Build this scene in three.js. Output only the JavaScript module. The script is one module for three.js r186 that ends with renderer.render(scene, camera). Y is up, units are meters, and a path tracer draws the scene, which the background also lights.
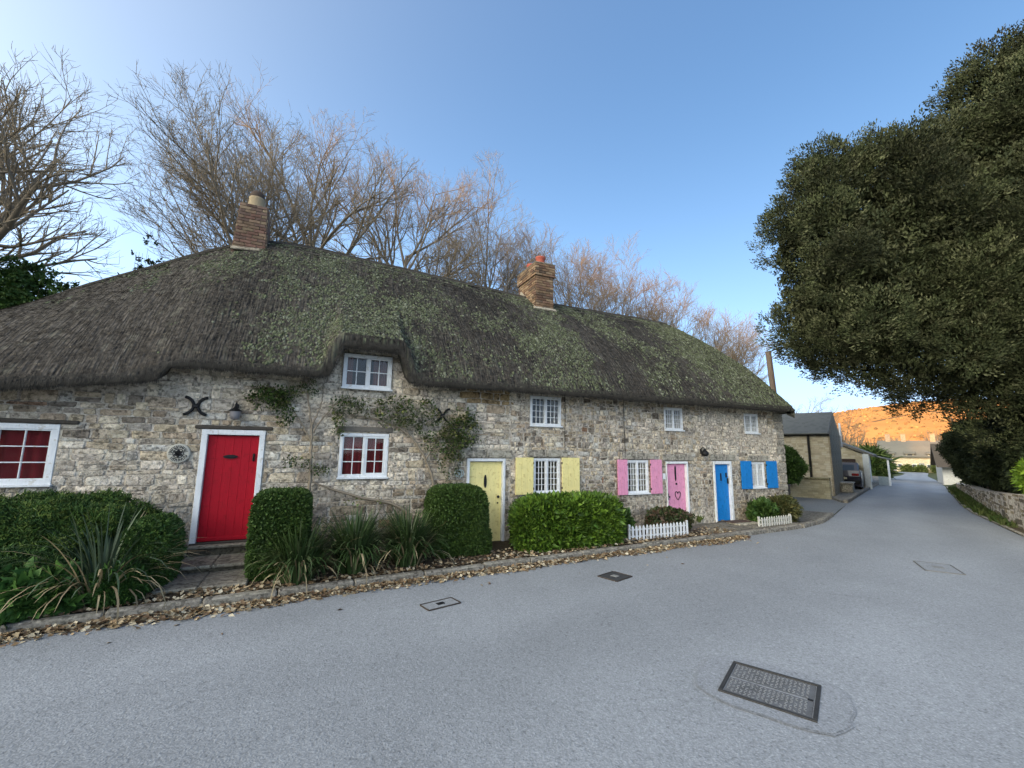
import * as THREE from 'three';
import { mergeGeometries } from 'three/addons/utils/BufferGeometryUtils.js';

// ---------------------------------------------------------------- camera, sky, sun, exposure
const scene = new THREE.Scene();
const camera = new THREE.PerspectiveCamera(83.53, 1024 / 768, 0.1, 3000);
camera.position.set(0, 1.98, 8.6);
const rad = THREE.MathUtils.degToRad;
camera.rotation.set(rad(8.54), rad(-24.6), rad(0.8), 'YXZ');
const renderer = new THREE.WebGLRenderer({ antialias: true });
renderer.setSize(1024, 768);
renderer.toneMapping = THREE.LinearToneMapping;
renderer.toneMappingExposure = 1.05;
renderer.shadowMap.enabled = true;

const lerp = (a, b, t) => a + (b - a) * t;
const SUN = new THREE.Vector3(-0.96, 0.125, 0.26).normalize();
function skyColor(d) {                                   // clear evening sky: blue overhead, pale at the horizon, glow round the low sun
  const e = Math.max(d.y, 0), g = Math.acos(THREE.MathUtils.clamp(d.dot(SUN), -1, 1));
  const h = Math.exp(-e * 3.6), w = 0.9 * Math.exp(-e * 5.5), glow = 28 * Math.exp(-g * 3.2);
  return [0, 1, 2].map((i) => lerp([0.06, 0.165, 0.40][i] + [0.85, 1.75, 2.9][i] * h, [0.95, 0.98, 1.0][i], w) + glow * [1.02, 0.94, 0.74][i]);
}
{
  const W = 512, H = 256, data = new Float32Array(W * H * 4), d = new THREE.Vector3();
  for (let j = 0; j < H; j++) for (let i = 0; i < W; i++) {
    const th = (j + 0.5) / H * Math.PI - Math.PI / 2, ph = ((i + 0.5) / W - 0.5) * Math.PI * 2;
    d.set(Math.cos(th) * Math.cos(ph), Math.sin(th), Math.cos(th) * Math.sin(ph));
    const c = skyColor(d); data.set([c[0], c[1], c[2], 1], (j * W + i) * 4);
  }
  const t = new THREE.DataTexture(data, W, H, THREE.RGBAFormat, THREE.FloatType);
  t.mapping = THREE.EquirectangularReflectionMapping; t.magFilter = t.minFilter = THREE.LinearFilter; t.needsUpdate = true;
  scene.background = t; scene.environment = t;
}
const sun = new THREE.DirectionalLight(new THREE.Color(1.0, 0.50, 0.20), 5.0);
sun.position.copy(SUN).multiplyScalar(400); sun.castShadow = true; sun.shadow.radius = 1.5;
Object.assign(sun.shadow.camera, { left: -300, right: 300, top: 150, bottom: -150, near: 1, far: 1200 });
sun.shadow.mapSize.set(4096, 4096);
scene.add(sun, sun.target);

// ---------------------------------------------------------------- helpers
function RNG(seed) { let a = seed >>> 0; return () => { a = (a + 0x6D2B79F5) | 0; let t = Math.imul(a ^ (a >>> 15), 1 | a); t = (t + Math.imul(t ^ (t >>> 7), 61 | t)) ^ t; return ((t ^ (t >>> 14)) >>> 0) / 4294967296; }; }
const V = (x, y, z) => new THREE.Vector3(x, y, z);
const clamp = (x, a = 0, b = 1) => Math.min(b, Math.max(a, x));
const sstep = (a, b, x) => { const t = clamp((x - a) / (b - a)); return t * t * (3 - 2 * t); };
function hash(x, y, z) { let h = Math.imul(x, 374761393) ^ Math.imul(y, 668265263) ^ Math.imul(z, 2147483647 - 912931); h = Math.imul(h ^ (h >>> 13), 1274126177); return ((h ^ (h >>> 16)) >>> 0) / 4294967296; }
function noise(x, y, z = 0, per = 0) {                    // value noise, tiling every per cells in x and y if per is set
  const xi = Math.floor(x), yi = Math.floor(y), zi = Math.floor(z), f = (t) => t * t * (3 - 2 * t);
  const u = f(x - xi), v = f(y - yi), w = f(z - zi), m = (a) => per ? ((a % per) + per) % per : a;
  const x0 = m(xi), x1 = m(xi + 1), y0 = m(yi), y1 = m(yi + 1);
  const L = (k) => lerp(lerp(hash(x0, y0, k), hash(x1, y0, k), u), lerp(hash(x0, y1, k), hash(x1, y1, k), u), v);
  return w < 1e-6 ? L(zi) : lerp(L(zi), L(zi + 1), w);
}
function fbm(x, y, z = 0, oct = 4, per = 0) { let s = 0, a = 0.5, n = 0; for (let i = 0; i < oct; i++) { s += a * noise(x, y, z + i * 17, per); n += a; a *= 0.5; x *= 2; y *= 2; per *= 2; } return s / n; }
const toS = (c) => { c = clamp(c); return Math.round(255 * (c <= 0.0031308 ? 12.92 * c : 1.055 * Math.pow(c, 1 / 2.4) - 0.055)); };
function colorTex(w, h, fn, rx = 1, ry = 1) {
  const d = new Uint8Array(w * h * 4);
  for (let j = 0; j < h; j++) for (let i = 0; i < w; i++) { const c = fn(i / w, j / h), k = (j * w + i) * 4; d[k] = toS(c[0]); d[k + 1] = toS(c[1]); d[k + 2] = toS(c[2]); d[k + 3] = 255; }
  const t = new THREE.DataTexture(d, w, h); t.colorSpace = THREE.SRGBColorSpace; t.wrapS = t.wrapT = THREE.RepeatWrapping; t.magFilter = THREE.LinearFilter; t.minFilter = THREE.LinearMipmapLinearFilter; t.generateMipmaps = true; t.repeat.set(rx, ry); t.needsUpdate = true; return t;
}
function greyTex(w, h, fn, rx = 1, ry = 1) {
  const d = new Uint8Array(w * h * 4);
  for (let j = 0; j < h; j++) for (let i = 0; i < w; i++) { const c = Math.round(255 * clamp(fn(i / w, j / h))), k = (j * w + i) * 4; d[k] = d[k + 1] = d[k + 2] = c; d[k + 3] = 255; }
  const t = new THREE.DataTexture(d, w, h); t.wrapS = t.wrapT = THREE.RepeatWrapping; t.magFilter = THREE.LinearFilter; t.repeat.set(rx, ry); t.needsUpdate = true; return t;
}
const col = (r, g, b) => new THREE.Color().setRGB(r, g, b);
const mat = (c, o = {}) => new THREE.MeshPhysicalMaterial({ color: c.isColor ? c : col(...c), roughness: 0.85, specularIntensity: 0.45, side: THREE.DoubleSide, ...o });
const taken = {};
function numbered(n) { const k = taken[n] = (taken[n] ?? -1) + 1; return k ? `${n}_${String(k).padStart(3, '0')}` : n; }
function shade(o) { o.castShadow = o.receiveShadow = true; return o; }
function thing(name, label, category, pos = [0, 0, 0], turn = 0, group) {
  const o = new THREE.Group(); o.name = numbered(name); o.position.set(...pos); o.rotation.y = turn; o.userData = { label, category }; if (group) o.userData.group = group; scene.add(o); return o;
}
function part(name, geo, m, parent, label) { const o = shade(new THREE.Mesh(Array.isArray(geo) ? merge(geo) : geo, m)); o.name = name; if (label) o.userData.label = label; parent.add(o); return o; }
function single(name, geo, m, label, category, pos = [0, 0, 0], turn = 0, group) { const o = part(numbered(name), geo, m, scene); o.position.set(...pos); o.rotation.y = turn; o.userData = { label, category }; if (group) o.userData.group = group; return o; }
function struct(name, geo, m) { const o = part(numbered(name), geo, m, scene); o.userData.kind = 'structure'; return o; }
function merge(list) {
  const withColor = list.every((g) => g.attributes.color);
  const gs = list.map((g) => { const n = g.index ? g.toNonIndexed() : g.clone(); for (const k of Object.keys(n.attributes)) if (!['position', 'normal', 'uv'].includes(k) && !(k === 'color' && withColor)) n.deleteAttribute(k); if (!n.attributes.uv) n.setAttribute('uv', new THREE.BufferAttribute(new Float32Array(n.attributes.position.count * 2), 2)); return n; });
  return mergeGeometries(gs);
}
function boxUV(g, s = 1) {                                // uv in metres, by the way each face points
  if (g.index) g = g.toNonIndexed();
  const p = g.attributes.position, n = g.attributes.normal, uv = new Float32Array(p.count * 2);
  for (let i = 0; i < p.count; i++) {
    const ax = Math.abs(n.getX(i)), ay = Math.abs(n.getY(i)), az = Math.abs(n.getZ(i));
    const [a, b] = ay > ax && ay > az ? [p.getX(i), p.getZ(i)] : ax > az ? [p.getZ(i), p.getY(i)] : [p.getX(i), p.getY(i)];
    uv[2 * i] = a * s; uv[2 * i + 1] = b * s;
  }
  g.setAttribute('uv', new THREE.BufferAttribute(uv, 2)); return g;
}
function geoOf(pos, idx, uv, color) {
  const g = new THREE.BufferGeometry(); g.setAttribute('position', new THREE.Float32BufferAttribute(pos, 3)); if (idx) g.setIndex(idx); if (uv) g.setAttribute('uv', new THREE.Float32BufferAttribute(uv, 2)); if (color) g.setAttribute('color', new THREE.Float32BufferAttribute(color, 3)); g.computeVertexNormals(); return g;
}
function cbox(w, h, d, x = 0, y = 0, z = 0, b = 0.006, ry = 0, rz = 0, rx = 0) {   // box with chamfered edges, centred at x, y, z
  b = Math.min(b, w * 0.3, h * 0.3, d * 0.3); const H = [w / 2, h / 2, d / 2], P = [];
  const vert = (sx, sy, sz, k) => { const s = [sx, sy, sz]; return s.map((q, i) => q * (H[i] - (i === k ? 0 : b))); };
  const tri = (a, c, e) => { const A = V(...a), B = V(...c), C = V(...e), n = B.clone().sub(A).cross(C.clone().sub(A)), m = A.clone().add(B).add(C); if (n.dot(m) < 0) P.push(...a, ...e, ...c); else P.push(...a, ...c, ...e); };
  const quad = (a, c, e, f) => { tri(a, c, e); tri(a, e, f); };
  for (let k = 0; k < 3; k++) { const i = (k + 1) % 3, j = (k + 2) % 3;
    for (const s of [-1, 1]) { const q = [[-1, -1], [1, -1], [1, 1], [-1, 1]].map(([a, c]) => { const o = []; o[k] = s; o[i] = a; o[j] = c; return vert(...o, k); }); quad(...q); }
    for (const a of [-1, 1]) for (const c of [-1, 1]) { const o0 = [], o1 = []; o0[k] = -1; o1[k] = 1; o0[i] = o1[i] = a; o0[j] = o1[j] = c; quad(vert(...o0, i), vert(...o1, i), vert(...o1, j), vert(...o0, j)); } }
  for (const a of [-1, 1]) for (const c of [-1, 1]) for (const e of [-1, 1]) tri(vert(a, c, e, 0), vert(a, c, e, 1), vert(a, c, e, 2));
  let g = geoOf(P); if (rx) g.rotateX(rx); if (rz) g.rotateZ(rz); if (ry) g.rotateY(ry); g.translate(x, y, z); return boxUV(g);
}
function tubePath(pts, radii, sides = 6, uvs = 1) {       // tapered tube through points
  const pos = [], idx = [], uv = []; let L = 0, up = V(0.13, 0.2, 1).normalize();
  for (let i = 0; i < pts.length; i++) {
    const a = pts[Math.max(0, i - 1)], b = pts[Math.min(pts.length - 1, i + 1)], t = b.clone().sub(a).normalize();
    let s = t.clone().cross(up); if (s.lengthSq() < 1e-4) s = t.clone().cross(V(1, 0, 0)); s.normalize(); const q = s.clone().cross(t); up = q.clone();
    if (i) L += pts[i].distanceTo(pts[i - 1]);
    const r = Array.isArray(radii) ? radii[i] : radii;
    for (let k = 0; k < sides; k++) { const an = k / sides * Math.PI * 2; pos.push(pts[i].x + r * (Math.cos(an) * s.x + Math.sin(an) * q.x), pts[i].y + r * (Math.cos(an) * s.y + Math.sin(an) * q.y), pts[i].z + r * (Math.cos(an) * s.z + Math.sin(an) * q.z)); uv.push(k / sides * uvs, L * uvs); }
  }
  for (let i = 0; i < pts.length - 1; i++) for (let k = 0; k < sides; k++) { const a = i * sides + k, b = i * sides + (k + 1) % sides; idx.push(a, b, a + sides, b, b + sides, a + sides); }
  if (sides > 4) for (const [o, f] of [[0, 1], [(pts.length - 1) * sides, 0]]) for (let k = 1; k < sides - 1; k++) f ? idx.push(o, o + k + 1, o + k) : idx.push(o, o + k, o + k + 1);
  return geoOf(pos, idx, uv);
}
const cyl = (r0, r1, h, n, x, y, z) => { const g = new THREE.CylinderGeometry(r1, r0, h, n); g.translate(x, y + h / 2, z); return g; };
function lathe(pr, n = 16) { return new THREE.LatheGeometry(pr.map(([r, y]) => new THREE.Vector2(r, y)), n); }
function piece(table, x) { if (x <= table[0][0]) return table[0][1]; for (let i = 1; i < table.length; i++) if (x <= table[i][0]) { const t = (x - table[i - 1][0]) / (table[i][0] - table[i - 1][0]); return lerp(table[i - 1][1], table[i][1], t); } return table[table.length - 1][1]; }

// ---------------------------------------------------------------- materials
const stoneTex = colorTex(1024, 1024, (u, v) => {
  const a = fbm(u * 6, v * 6, 3, 5, 6), b = fbm(u * 40, v * 40, 9, 3, 40), c = noise(u * 160, v * 160, 5, 160), l = sstep(0.62, 0.72, fbm(u * 14, v * 14, 30, 4, 14)), dk = sstep(0.6, 0.75, fbm(u * 10, v * 18, 55, 5, 0));
  const pit = sstep(0.60, 0.70, fbm(u * 26, v * 30, 77, 3, 0)); let k = 0.60 + 0.5 * a + 0.8 * (b - 0.5) + 0.35 * (c - 0.5); k *= 1 - 0.35 * dk; k = lerp(k, 1.3, l * 0.6); k *= 1 - 0.5 * pit; k = Math.max(0.08, k);
  return [k * 0.86, k * (0.825 + 0.05 * (a - 0.5)), k * (0.76 + 0.06 * (b - 0.5))];
}, 0.7, 0.7);
const stoneBump = greyTex(1024, 1024, (u, v) => 0.5 * fbm(u * 24, v * 24, 3, 5, 24) + 0.35 * fbm(u * 90, v * 90, 8, 3, 90) + 0.15 * noise(u * 8, v * 8, 1, 8), 0.7, 0.7);
const stoneM = mat([1, 1, 1], { map: stoneTex, bumpMap: stoneBump, bumpScale: 0.03, vertexColors: true, roughness: 0.95 });
const mortarM = mat([0.62, 0.57, 0.51], { map: stoneTex, bumpMap: stoneBump, bumpScale: 0.02, roughness: 1 });
const plainStone = (r, g, b) => mat([r, g, b], { map: stoneTex, bumpMap: stoneBump, bumpScale: 0.012, roughness: 0.95 });
const kerbM = plainStone(0.30, 0.285, 0.26), stepM = plainStone(0.30, 0.28, 0.24), paleStepM = plainStone(0.5, 0.47, 0.4), lintelM = plainStone(0.42, 0.40, 0.36), flagM = plainStone(0.24, 0.225, 0.2);
const paintTex = (s) => colorTex(256, 256, (u, v) => { const a = fbm(u * 8, v * 8, s, 4, 8), b = fbm(u * 60, v * 12, s + 3, 3, 0), st = sstep(0.66, 0.74, fbm(u * 20, v * 20, s + 9, 4, 20)); const k = 0.88 + 0.16 * (a - 0.5) + 0.12 * (b - 0.5); return [k * (1 - 0.18 * st), k * (1 - 0.22 * st), k * (1 - 0.28 * st)]; }, 1.3, 1.3);
const paintT = paintTex(4), paintB = greyTex(256, 256, (u, v) => fbm(u * 60, v * 6, 4, 4, 0), 1.5, 1.5);
const paint = (r, g, b, rough = 0.45) => mat([r, g, b], { map: paintT, bumpMap: paintB, bumpScale: 0.0015, roughness: rough });
const M = {
  white: paint(0.80, 0.82, 0.84, 0.5), red: paint(0.40, 0.0015, 0.014, 0.6), yellow: paint(0.90, 0.78, 0.34, 0.5), pink: paint(0.80, 0.33, 0.50, 0.5), blue: paint(0.012, 0.215, 0.60, 0.42),
  iron: mat([0.018, 0.018, 0.02], { roughness: 0.5, metalness: 0.4 }), brass: mat([0.35, 0.27, 0.14], { roughness: 0.4, metalness: 0.9 }), steel: mat([0.42, 0.42, 0.42], { roughness: 0.35, metalness: 0.9 }),
  timber: mat([0.075, 0.065, 0.055], { map: paintT, bumpMap: paintB, bumpScale: 0.004, roughness: 0.9 }), timberGrey: mat([0.16, 0.145, 0.125], { map: paintT, bumpMap: paintB, bumpScale: 0.004, roughness: 0.9 }),
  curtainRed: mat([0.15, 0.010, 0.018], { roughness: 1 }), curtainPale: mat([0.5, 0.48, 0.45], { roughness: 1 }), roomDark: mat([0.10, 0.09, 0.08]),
  glass: new THREE.MeshPhysicalMaterial({ color: col(0.92, 0.95, 0.95), roughness: 0.03, transmission: 1, thickness: 0, ior: 1.5 }),
  bark: mat([0.21, 0.172, 0.13], { roughness: 1, bumpMap: greyTex(256, 512, (u, v) => fbm(u * 20, v * 8, 2, 4, 0)), bumpScale: 0.02 }), barkPale: mat([0.24, 0.20, 0.15], { roughness: 1 }),
  soil: mat([0.07, 0.052, 0.038], { roughness: 1 }), slate: null, black: mat([0.01, 0.01, 0.011], { roughness: 0.4 })
};
M.glass.userData = {};

// ---------------------------------------------------------------- terrain, road, pavement
const roadY = (x) => { const s = clamp((x - 26) / 80); return -1.6 * s * s * (3 - 2 * s); };
const LEFT = [[-60, 5.4], [-2.8, 2.1], [12.0, 1.1], [13.4, 0.78], [15.5, -0.05], [20, -1.98], [24.3, -3.7], [33, -7.15], [35.3, -8.1], [61, -19], [96, -33], [108, -39.5], [116, -48], [124, -62]];
const RIGHT = [[-60, 20], [-3, 15], [8, 11], [12.6, 6.3], [15.86, 3.95], [16.9, 3.38], [20.8, 1.3], [23.4, 0.1], [33.4, -4.0], [37.2, -5.5], [56, -13.3], [89, -27.1], [108, -34.5], [126, -46], [138, -62]];
function sample(line, t) { const c = line; const i = Math.min(c.length - 2, Math.floor(t)), f = t - i; return [lerp(c[i][0], c[i + 1][0], f), lerp(c[i][1], c[i + 1][1], f)]; }
function resample(line, step) { const out = []; for (let i = 0; i < line.length - 1; i++) { const L = Math.hypot(line[i + 1][0] - line[i][0], line[i + 1][1] - line[i][1]), n = Math.max(1, Math.round(L / step)); for (let k = 0; k < n; k++) out.push(sample(line, i + k / n)); } out.push(line[line.length - 1]); return out; }
const zL = (x) => piece(LEFT, x), zR = (x) => piece(RIGHT, x);
function groundY(x, z) {
  let y = roadY(x) - 0.06;
  const nb = x < 14 ? -7 : zL(x) - 7;                     // the bank with trees behind the cottages
  y += 5.5 * sstep(nb - 0.5, nb - 16, z) * sstep(75, 35, x) + 2.5 * sstep(nb - 16, nb - 60, z);
  if (x > 13) y += 0.75 * sstep(zR(x) + 0.7, zR(x) + 1.3, z) * sstep(13, 16, x) * sstep(50, 36, x);
  const d = (x + 125) / 38; y += 33 * Math.exp(-d * d) * sstep(-205, -120, z) * sstep(330, 200, z);   // the hill towards the low sun
  return y + (z < nb - 2 || x < -60 || z > 30 ? 0.4 * (fbm(x * 0.08, z * 0.08, 3, 3) - 0.5) : 0);
}
const grassM = mat([0.085, 0.10, 0.035], { roughness: 1, map: colorTex(512, 512, (u, v) => { const a = fbm(u * 10, v * 10, 3, 5, 10), b = noise(u * 200, v * 200, 4, 200); const k = 0.5 + 0.6 * a + 0.5 * (b - 0.5); return [k * (0.8 + 0.3 * a), k * 0.9, k * 0.8]; }, 0.4, 0.4) });
{
  const xs = [], zs = [];
  for (let x = -420; x < -60; x += 12) xs.push(x); for (let x = -60; x < -8; x += 4) xs.push(x); for (let x = -8; x < 48; x += 0.8) xs.push(x); for (let x = 48; x < 140; x += 3) xs.push(x); for (let x = 140; x <= 900; x += 25) xs.push(x);
  for (let z = -620; z < -70; z += 20) zs.push(z); for (let z = -70; z < -24; z += 3) zs.push(z); for (let z = -24; z < 16; z += 0.6) zs.push(z); for (let z = 16; z < 60; z += 4) zs.push(z); for (let z = 60; z <= 460; z += 20) zs.push(z);
  const pos = [], uv = [], idx = [], n = zs.length;
  for (const x of xs) for (const z of zs) { pos.push(x, groundY(x, z), z); uv.push(x, z); }
  for (let i = 0; i < xs.length - 1; i++) for (let j = 0; j < n - 1; j++) { const a = i * n + j; idx.push(a, a + 1, a + n, a + 1, a + n + 1, a + n); }
  struct('ground', geoOf(pos, idx, uv), grassM);
}
const aspTex = colorTex(2048, 2048, (u, v) => {
  const a = fbm(u * 6, v * 6, 3, 4, 6), s = noise(u * 420, v * 420, 2, 420), q = noise(u * 210 + 0.5, v * 210, 6, 210), f = noise(u * 760, v * 760, 9, 760);
  let k = 0.265 + 0.03 * (a - 0.5) + 0.10 * (s - 0.5) + 0.05 * (q - 0.5) + 0.07 * (f - 0.5); if (s > 0.82 && f > 0.5) k += 0.05; if (q < 0.12) k -= 0.04;
  k = Math.max(0.06, k); return [k * 0.955, k * 1.0, k * 1.06];
}, 0.25, 0.25);
const aspBump = greyTex(2048, 2048, (u, v) => 0.5 * noise(u * 420, v * 420, 2, 420) + 0.3 * noise(u * 210 + 0.5, v * 210, 6, 210) + 0.2 * noise(u * 760, v * 760, 9, 760), 0.25, 0.25);
const roadM = mat([1, 1, 1], { map: aspTex, bumpMap: aspBump, bumpScale: 0.005, vertexColors: true, roughness: 0.82 });
function asphaltTone(x, z) {                              // worn tracks, old overlays and patches in the tarmac itself
  const w = (z - zL(x)) / Math.max(3, zR(x) - zL(x)); let k = 1 + 0.30 * (fbm(x * 0.22, z * 0.9, 2, 4) - 0.5) + 0.14 * (fbm(x * 1.7, z * 1.7, 8, 3) - 0.5);
  k *= 1 - 0.10 * sstep(0.18, 0.02, w); k *= 1 + 0.06 * Math.sin(w * 15 + 1.5 * fbm(x * 0.2, 1, 4, 2));
  return k;
}
let road;
{
  const ts = []; for (let x = -60; x < -6; x += 2) ts.push(x); for (let x = -6; x < 14; x += 0.25) ts.push(x); for (let x = 14; x < 40; x += 0.5) ts.push(x); for (let x = 40; x <= 138; x += 2) ts.push(x);
  const pos = [], uv = [], idx = [], c = [], n = 41;
  for (const x of ts) for (let j = 0; j < n; j++) {
    const z0 = x > 124 ? -62 - (x - 124) * 0.2 : zL(x), z = lerp(z0 - 0.03, zR(x) + 0.05, j / (n - 1)), k = asphaltTone(x, z); pos.push(x, roadY(x) + 0.004 * (fbm(x * 0.7, z * 0.7, 1, 2) - 0.5), z); uv.push(x, z); c.push(k, k, k); }
  for (let i = 0; i < ts.length - 1; i++) for (let j = 0; j < n - 1; j++) { const a = i * n + j; idx.push(a, a + 1, a + n, a + 1, a + n + 1, a + n); }
  road = struct('road', geoOf(pos, idx, uv, c), roadM);
}
function sheet(poly, y, thick = 0.0) {                 // flat polygon, uv in metres
  const sh = new THREE.Shape(poly.map(([x, z]) => new THREE.Vector2(x, -z)));
  const g = thick ? new THREE.ExtrudeGeometry(sh, { depth: thick, bevelEnabled: false }) : new THREE.ShapeGeometry(sh);
  g.rotateX(-Math.PI / 2); g.translate(0, y - thick, 0); return boxUV(g);
}
const soilTex = colorTex(1024, 1024, (u, v) => { const a = fbm(u * 8, v * 8, 3, 5, 8), s = noise(u * 120, v * 120, 2, 120), l = noise(u * 60, v * 60, 12, 60); const k = 0.5 + 0.7 * a + 0.5 * (s - 0.5); const t = l > 0.72 ? 1.8 : 1; return [k * t, k * t * 0.93, k * t * 0.8]; }, 0.8, 0.8);
M.soil = mat([0.075, 0.058, 0.042], { map: soilTex, bumpMap: soilTex, bumpScale: 0.03, roughness: 1 });
{ // planted bed between kerb and cottage wall, stone-paved apron at the far doors
  const kerbLine = resample(LEFT.slice(1, 3), 0.5).map(([x, z]) => [x, z - 0.14]);
  const bed = [[-8, 0.02], [-8, 2.2], ...kerbLine.filter(([x]) => x < 8.6), [8.6, zL(8.6) - 0.14], [8.6, 0.02]];
  const pos = [], uv = [], idx = [], n = 13; let rows = 0;
  for (let x = -9; x <= 8.61; x += 0.2, rows++) for (let j = 0; j < n; j++) { const z = lerp(-0.02, zL(x) - 0.12, j / (n - 1)); pos.push(x, 0.075 + 0.05 * (fbm(x * 3, z * 3, 5, 3) - 0.5) + 0.05 * Math.sin(j / (n - 1) * Math.PI) * (x < 3.2 ? 1 : 0.3), z); uv.push(x, z); }
  for (let i = 0; i < rows - 1; i++) for (let j = 0; j < n - 1; j++) { const a = i * n + j; idx.push(a, a + 1, a + n, a + 1, a + n + 1, a + n); }
  struct('flower_bed', geoOf(pos, idx, uv), M.soil);
  const apron = struct('pavement', sheet([[8.5, -0.02], [8.5, zL(8.5) - 0.13], [12, 0.97], [13.4, 0.65], [15.4, -0.15], [14.2, -2.6], [13.1, -2.6], [13.1, -0.02]], 0.07, 0.12), plainStone(0.2, 0.19, 0.17));
  const r = RNG(91);
  for (let x = 8.75; x < 13; x += 0.62) for (const [z0, z1] of [[0.06, 0.48], [0.51, 0.9]]) { if (x > 12.3 && z1 > 0.8) continue; part('paving_slab', cbox(0.59 - r() * 0.03, 0.04, z1 - z0, x + 0.02 * r(), 0.068 + r() * 0.012, (z0 + z1) / 2, 0.01, 0.03 * (r() - 0.5)), flagM, apron); }
  struct('driveway', sheet([[13.3, -2.5], [14.2, -2.6], [15.5, -0.1], [17, -0.75], [20.3, -2.1], [21, -3.4], [18, -10], [13.3, -10]], 0.012), mat([0.75, 0.74, 0.7], { map: aspTex, bumpMap: aspBump, bumpScale: 0.006 }));
}
{ // kerb stones
  const k = thing('kerb', 'low grey stone kerb along the planted bed of the cottages', 'kerb'); k.userData = { kind: 'structure' };
  const r = RNG(5), run = (line, h, w) => { let d = 0; const pts = line; for (let i = 0; i < pts.length - 1; i++) { const [x0, z0] = pts[i], [x1, z1] = pts[i + 1], L = Math.hypot(x1 - x0, z1 - z0), a = Math.atan2(-(z1 - z0), x1 - x0); let s = 0; while (s < L - 0.1) { const l = Math.min(L - s, 0.7 + r() * 0.5), m = (s + l / 2) / L; part('kerb_stone', cbox(l - 0.012, h, w, lerp(x0, x1, m), roadY(lerp(x0, x1, m)) + h / 2 - 0.05 + 0.012 * r(), lerp(z0, z1, m) - w / 2 + 0.012 * (r() - 0.5), 0.018, a + 0.015 * (r() - 0.5)), kerbM, k); s += l; } } };
  run([[-9, 2.45], [-2.8, 2.1], [12, 1.1], [13.4, 0.78], [15.3, 0.02]], 0.15, 0.13);
  run([[19.6, -1.85], [24.3, -3.75], [33, -7.2], [44, -11.75]], 0.17, 0.16);
  const g = thing('kerb_edge', '', ''); g.userData = { kind: 'structure' };
  const run2 = [[15.0, 4.55], [15.86, 3.98], [16.9, 3.42], [20.8, 1.34], [23.4, 0.14], [33.4, -3.95], [37.2, -5.45]];
  for (let i = 0; i < run2.length - 1; i++) { const [x0, z0] = run2[i], [x1, z1] = run2[i + 1], L = Math.hypot(x1 - x0, z1 - z0), a = Math.atan2(-(z1 - z0), x1 - x0), n = Math.max(1, Math.round(L / 0.9)); for (let j = 0; j < n; j++) { const m = (j + 0.5) / n; part('kerb_stone', cbox(L / n - 0.01, 0.1, 0.1, lerp(x0, x1, m), roadY(lerp(x0, x1, m)) - 0.01, lerp(z0, z1, m) + 0.06, 0.012, a), lintelM, g); } }
  // narrow raised footway past the barn and house
  const fw = [[19.5, -1.98], [24.3, -3.88], [33, -7.32], [44, -11.9]];
  struct('footway', sheet([...fw, [44, -13], [33, -8.5], [24, -4.9], [20.8, -3.2]], 0.085, 0.12), plainStone(0.3, 0.29, 0.27));
}

// ---------------------------------------------------------------- the row of thatched cottages
const cottage = thing('thatched_cottage', 'long row of stone cottages under one mossy thatched roof', 'cottage');
const OPEN = [ // x0, x1, y0, y1 of every opening in the front wall
  [-4.75, -3.40, 1.36, 2.25], [-1.66, -0.74, 0.40, 2.23], [0.42, 1.32, 3.06, 3.73], [0.46, 1.34, 1.40, 2.23], [2.93, 3.80, 0.04, 1.77], [4.39, 5.20, 2.49, 3.18], [4.48, 5.17, 1.0, 1.78],
  [8.34, 8.99, 2.51, 3.12], [7.06, 7.75, 0.92, 1.74], [8.33, 9.09, 0.08, 1.71], [10.02, 10.74, 0.09, 1.72], [11.40, 12.0, 2.51, 3.10], [11.55, 12.13, 0.95, 1.69]];
const X0 = -7.2, X1 = 13.12;
const wallTop = (x) => x < -2.4 ? 2.9 + 0.08 * (x + 2.4) : x > -0.15 && x < 2.0 ? Math.min(3.42 + 0.5 * clamp((x + 0.15) / 0.3), 3.42 + 0.5 * clamp((2.0 - x) / 0.4)) : 3.42;
let wall;
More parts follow.
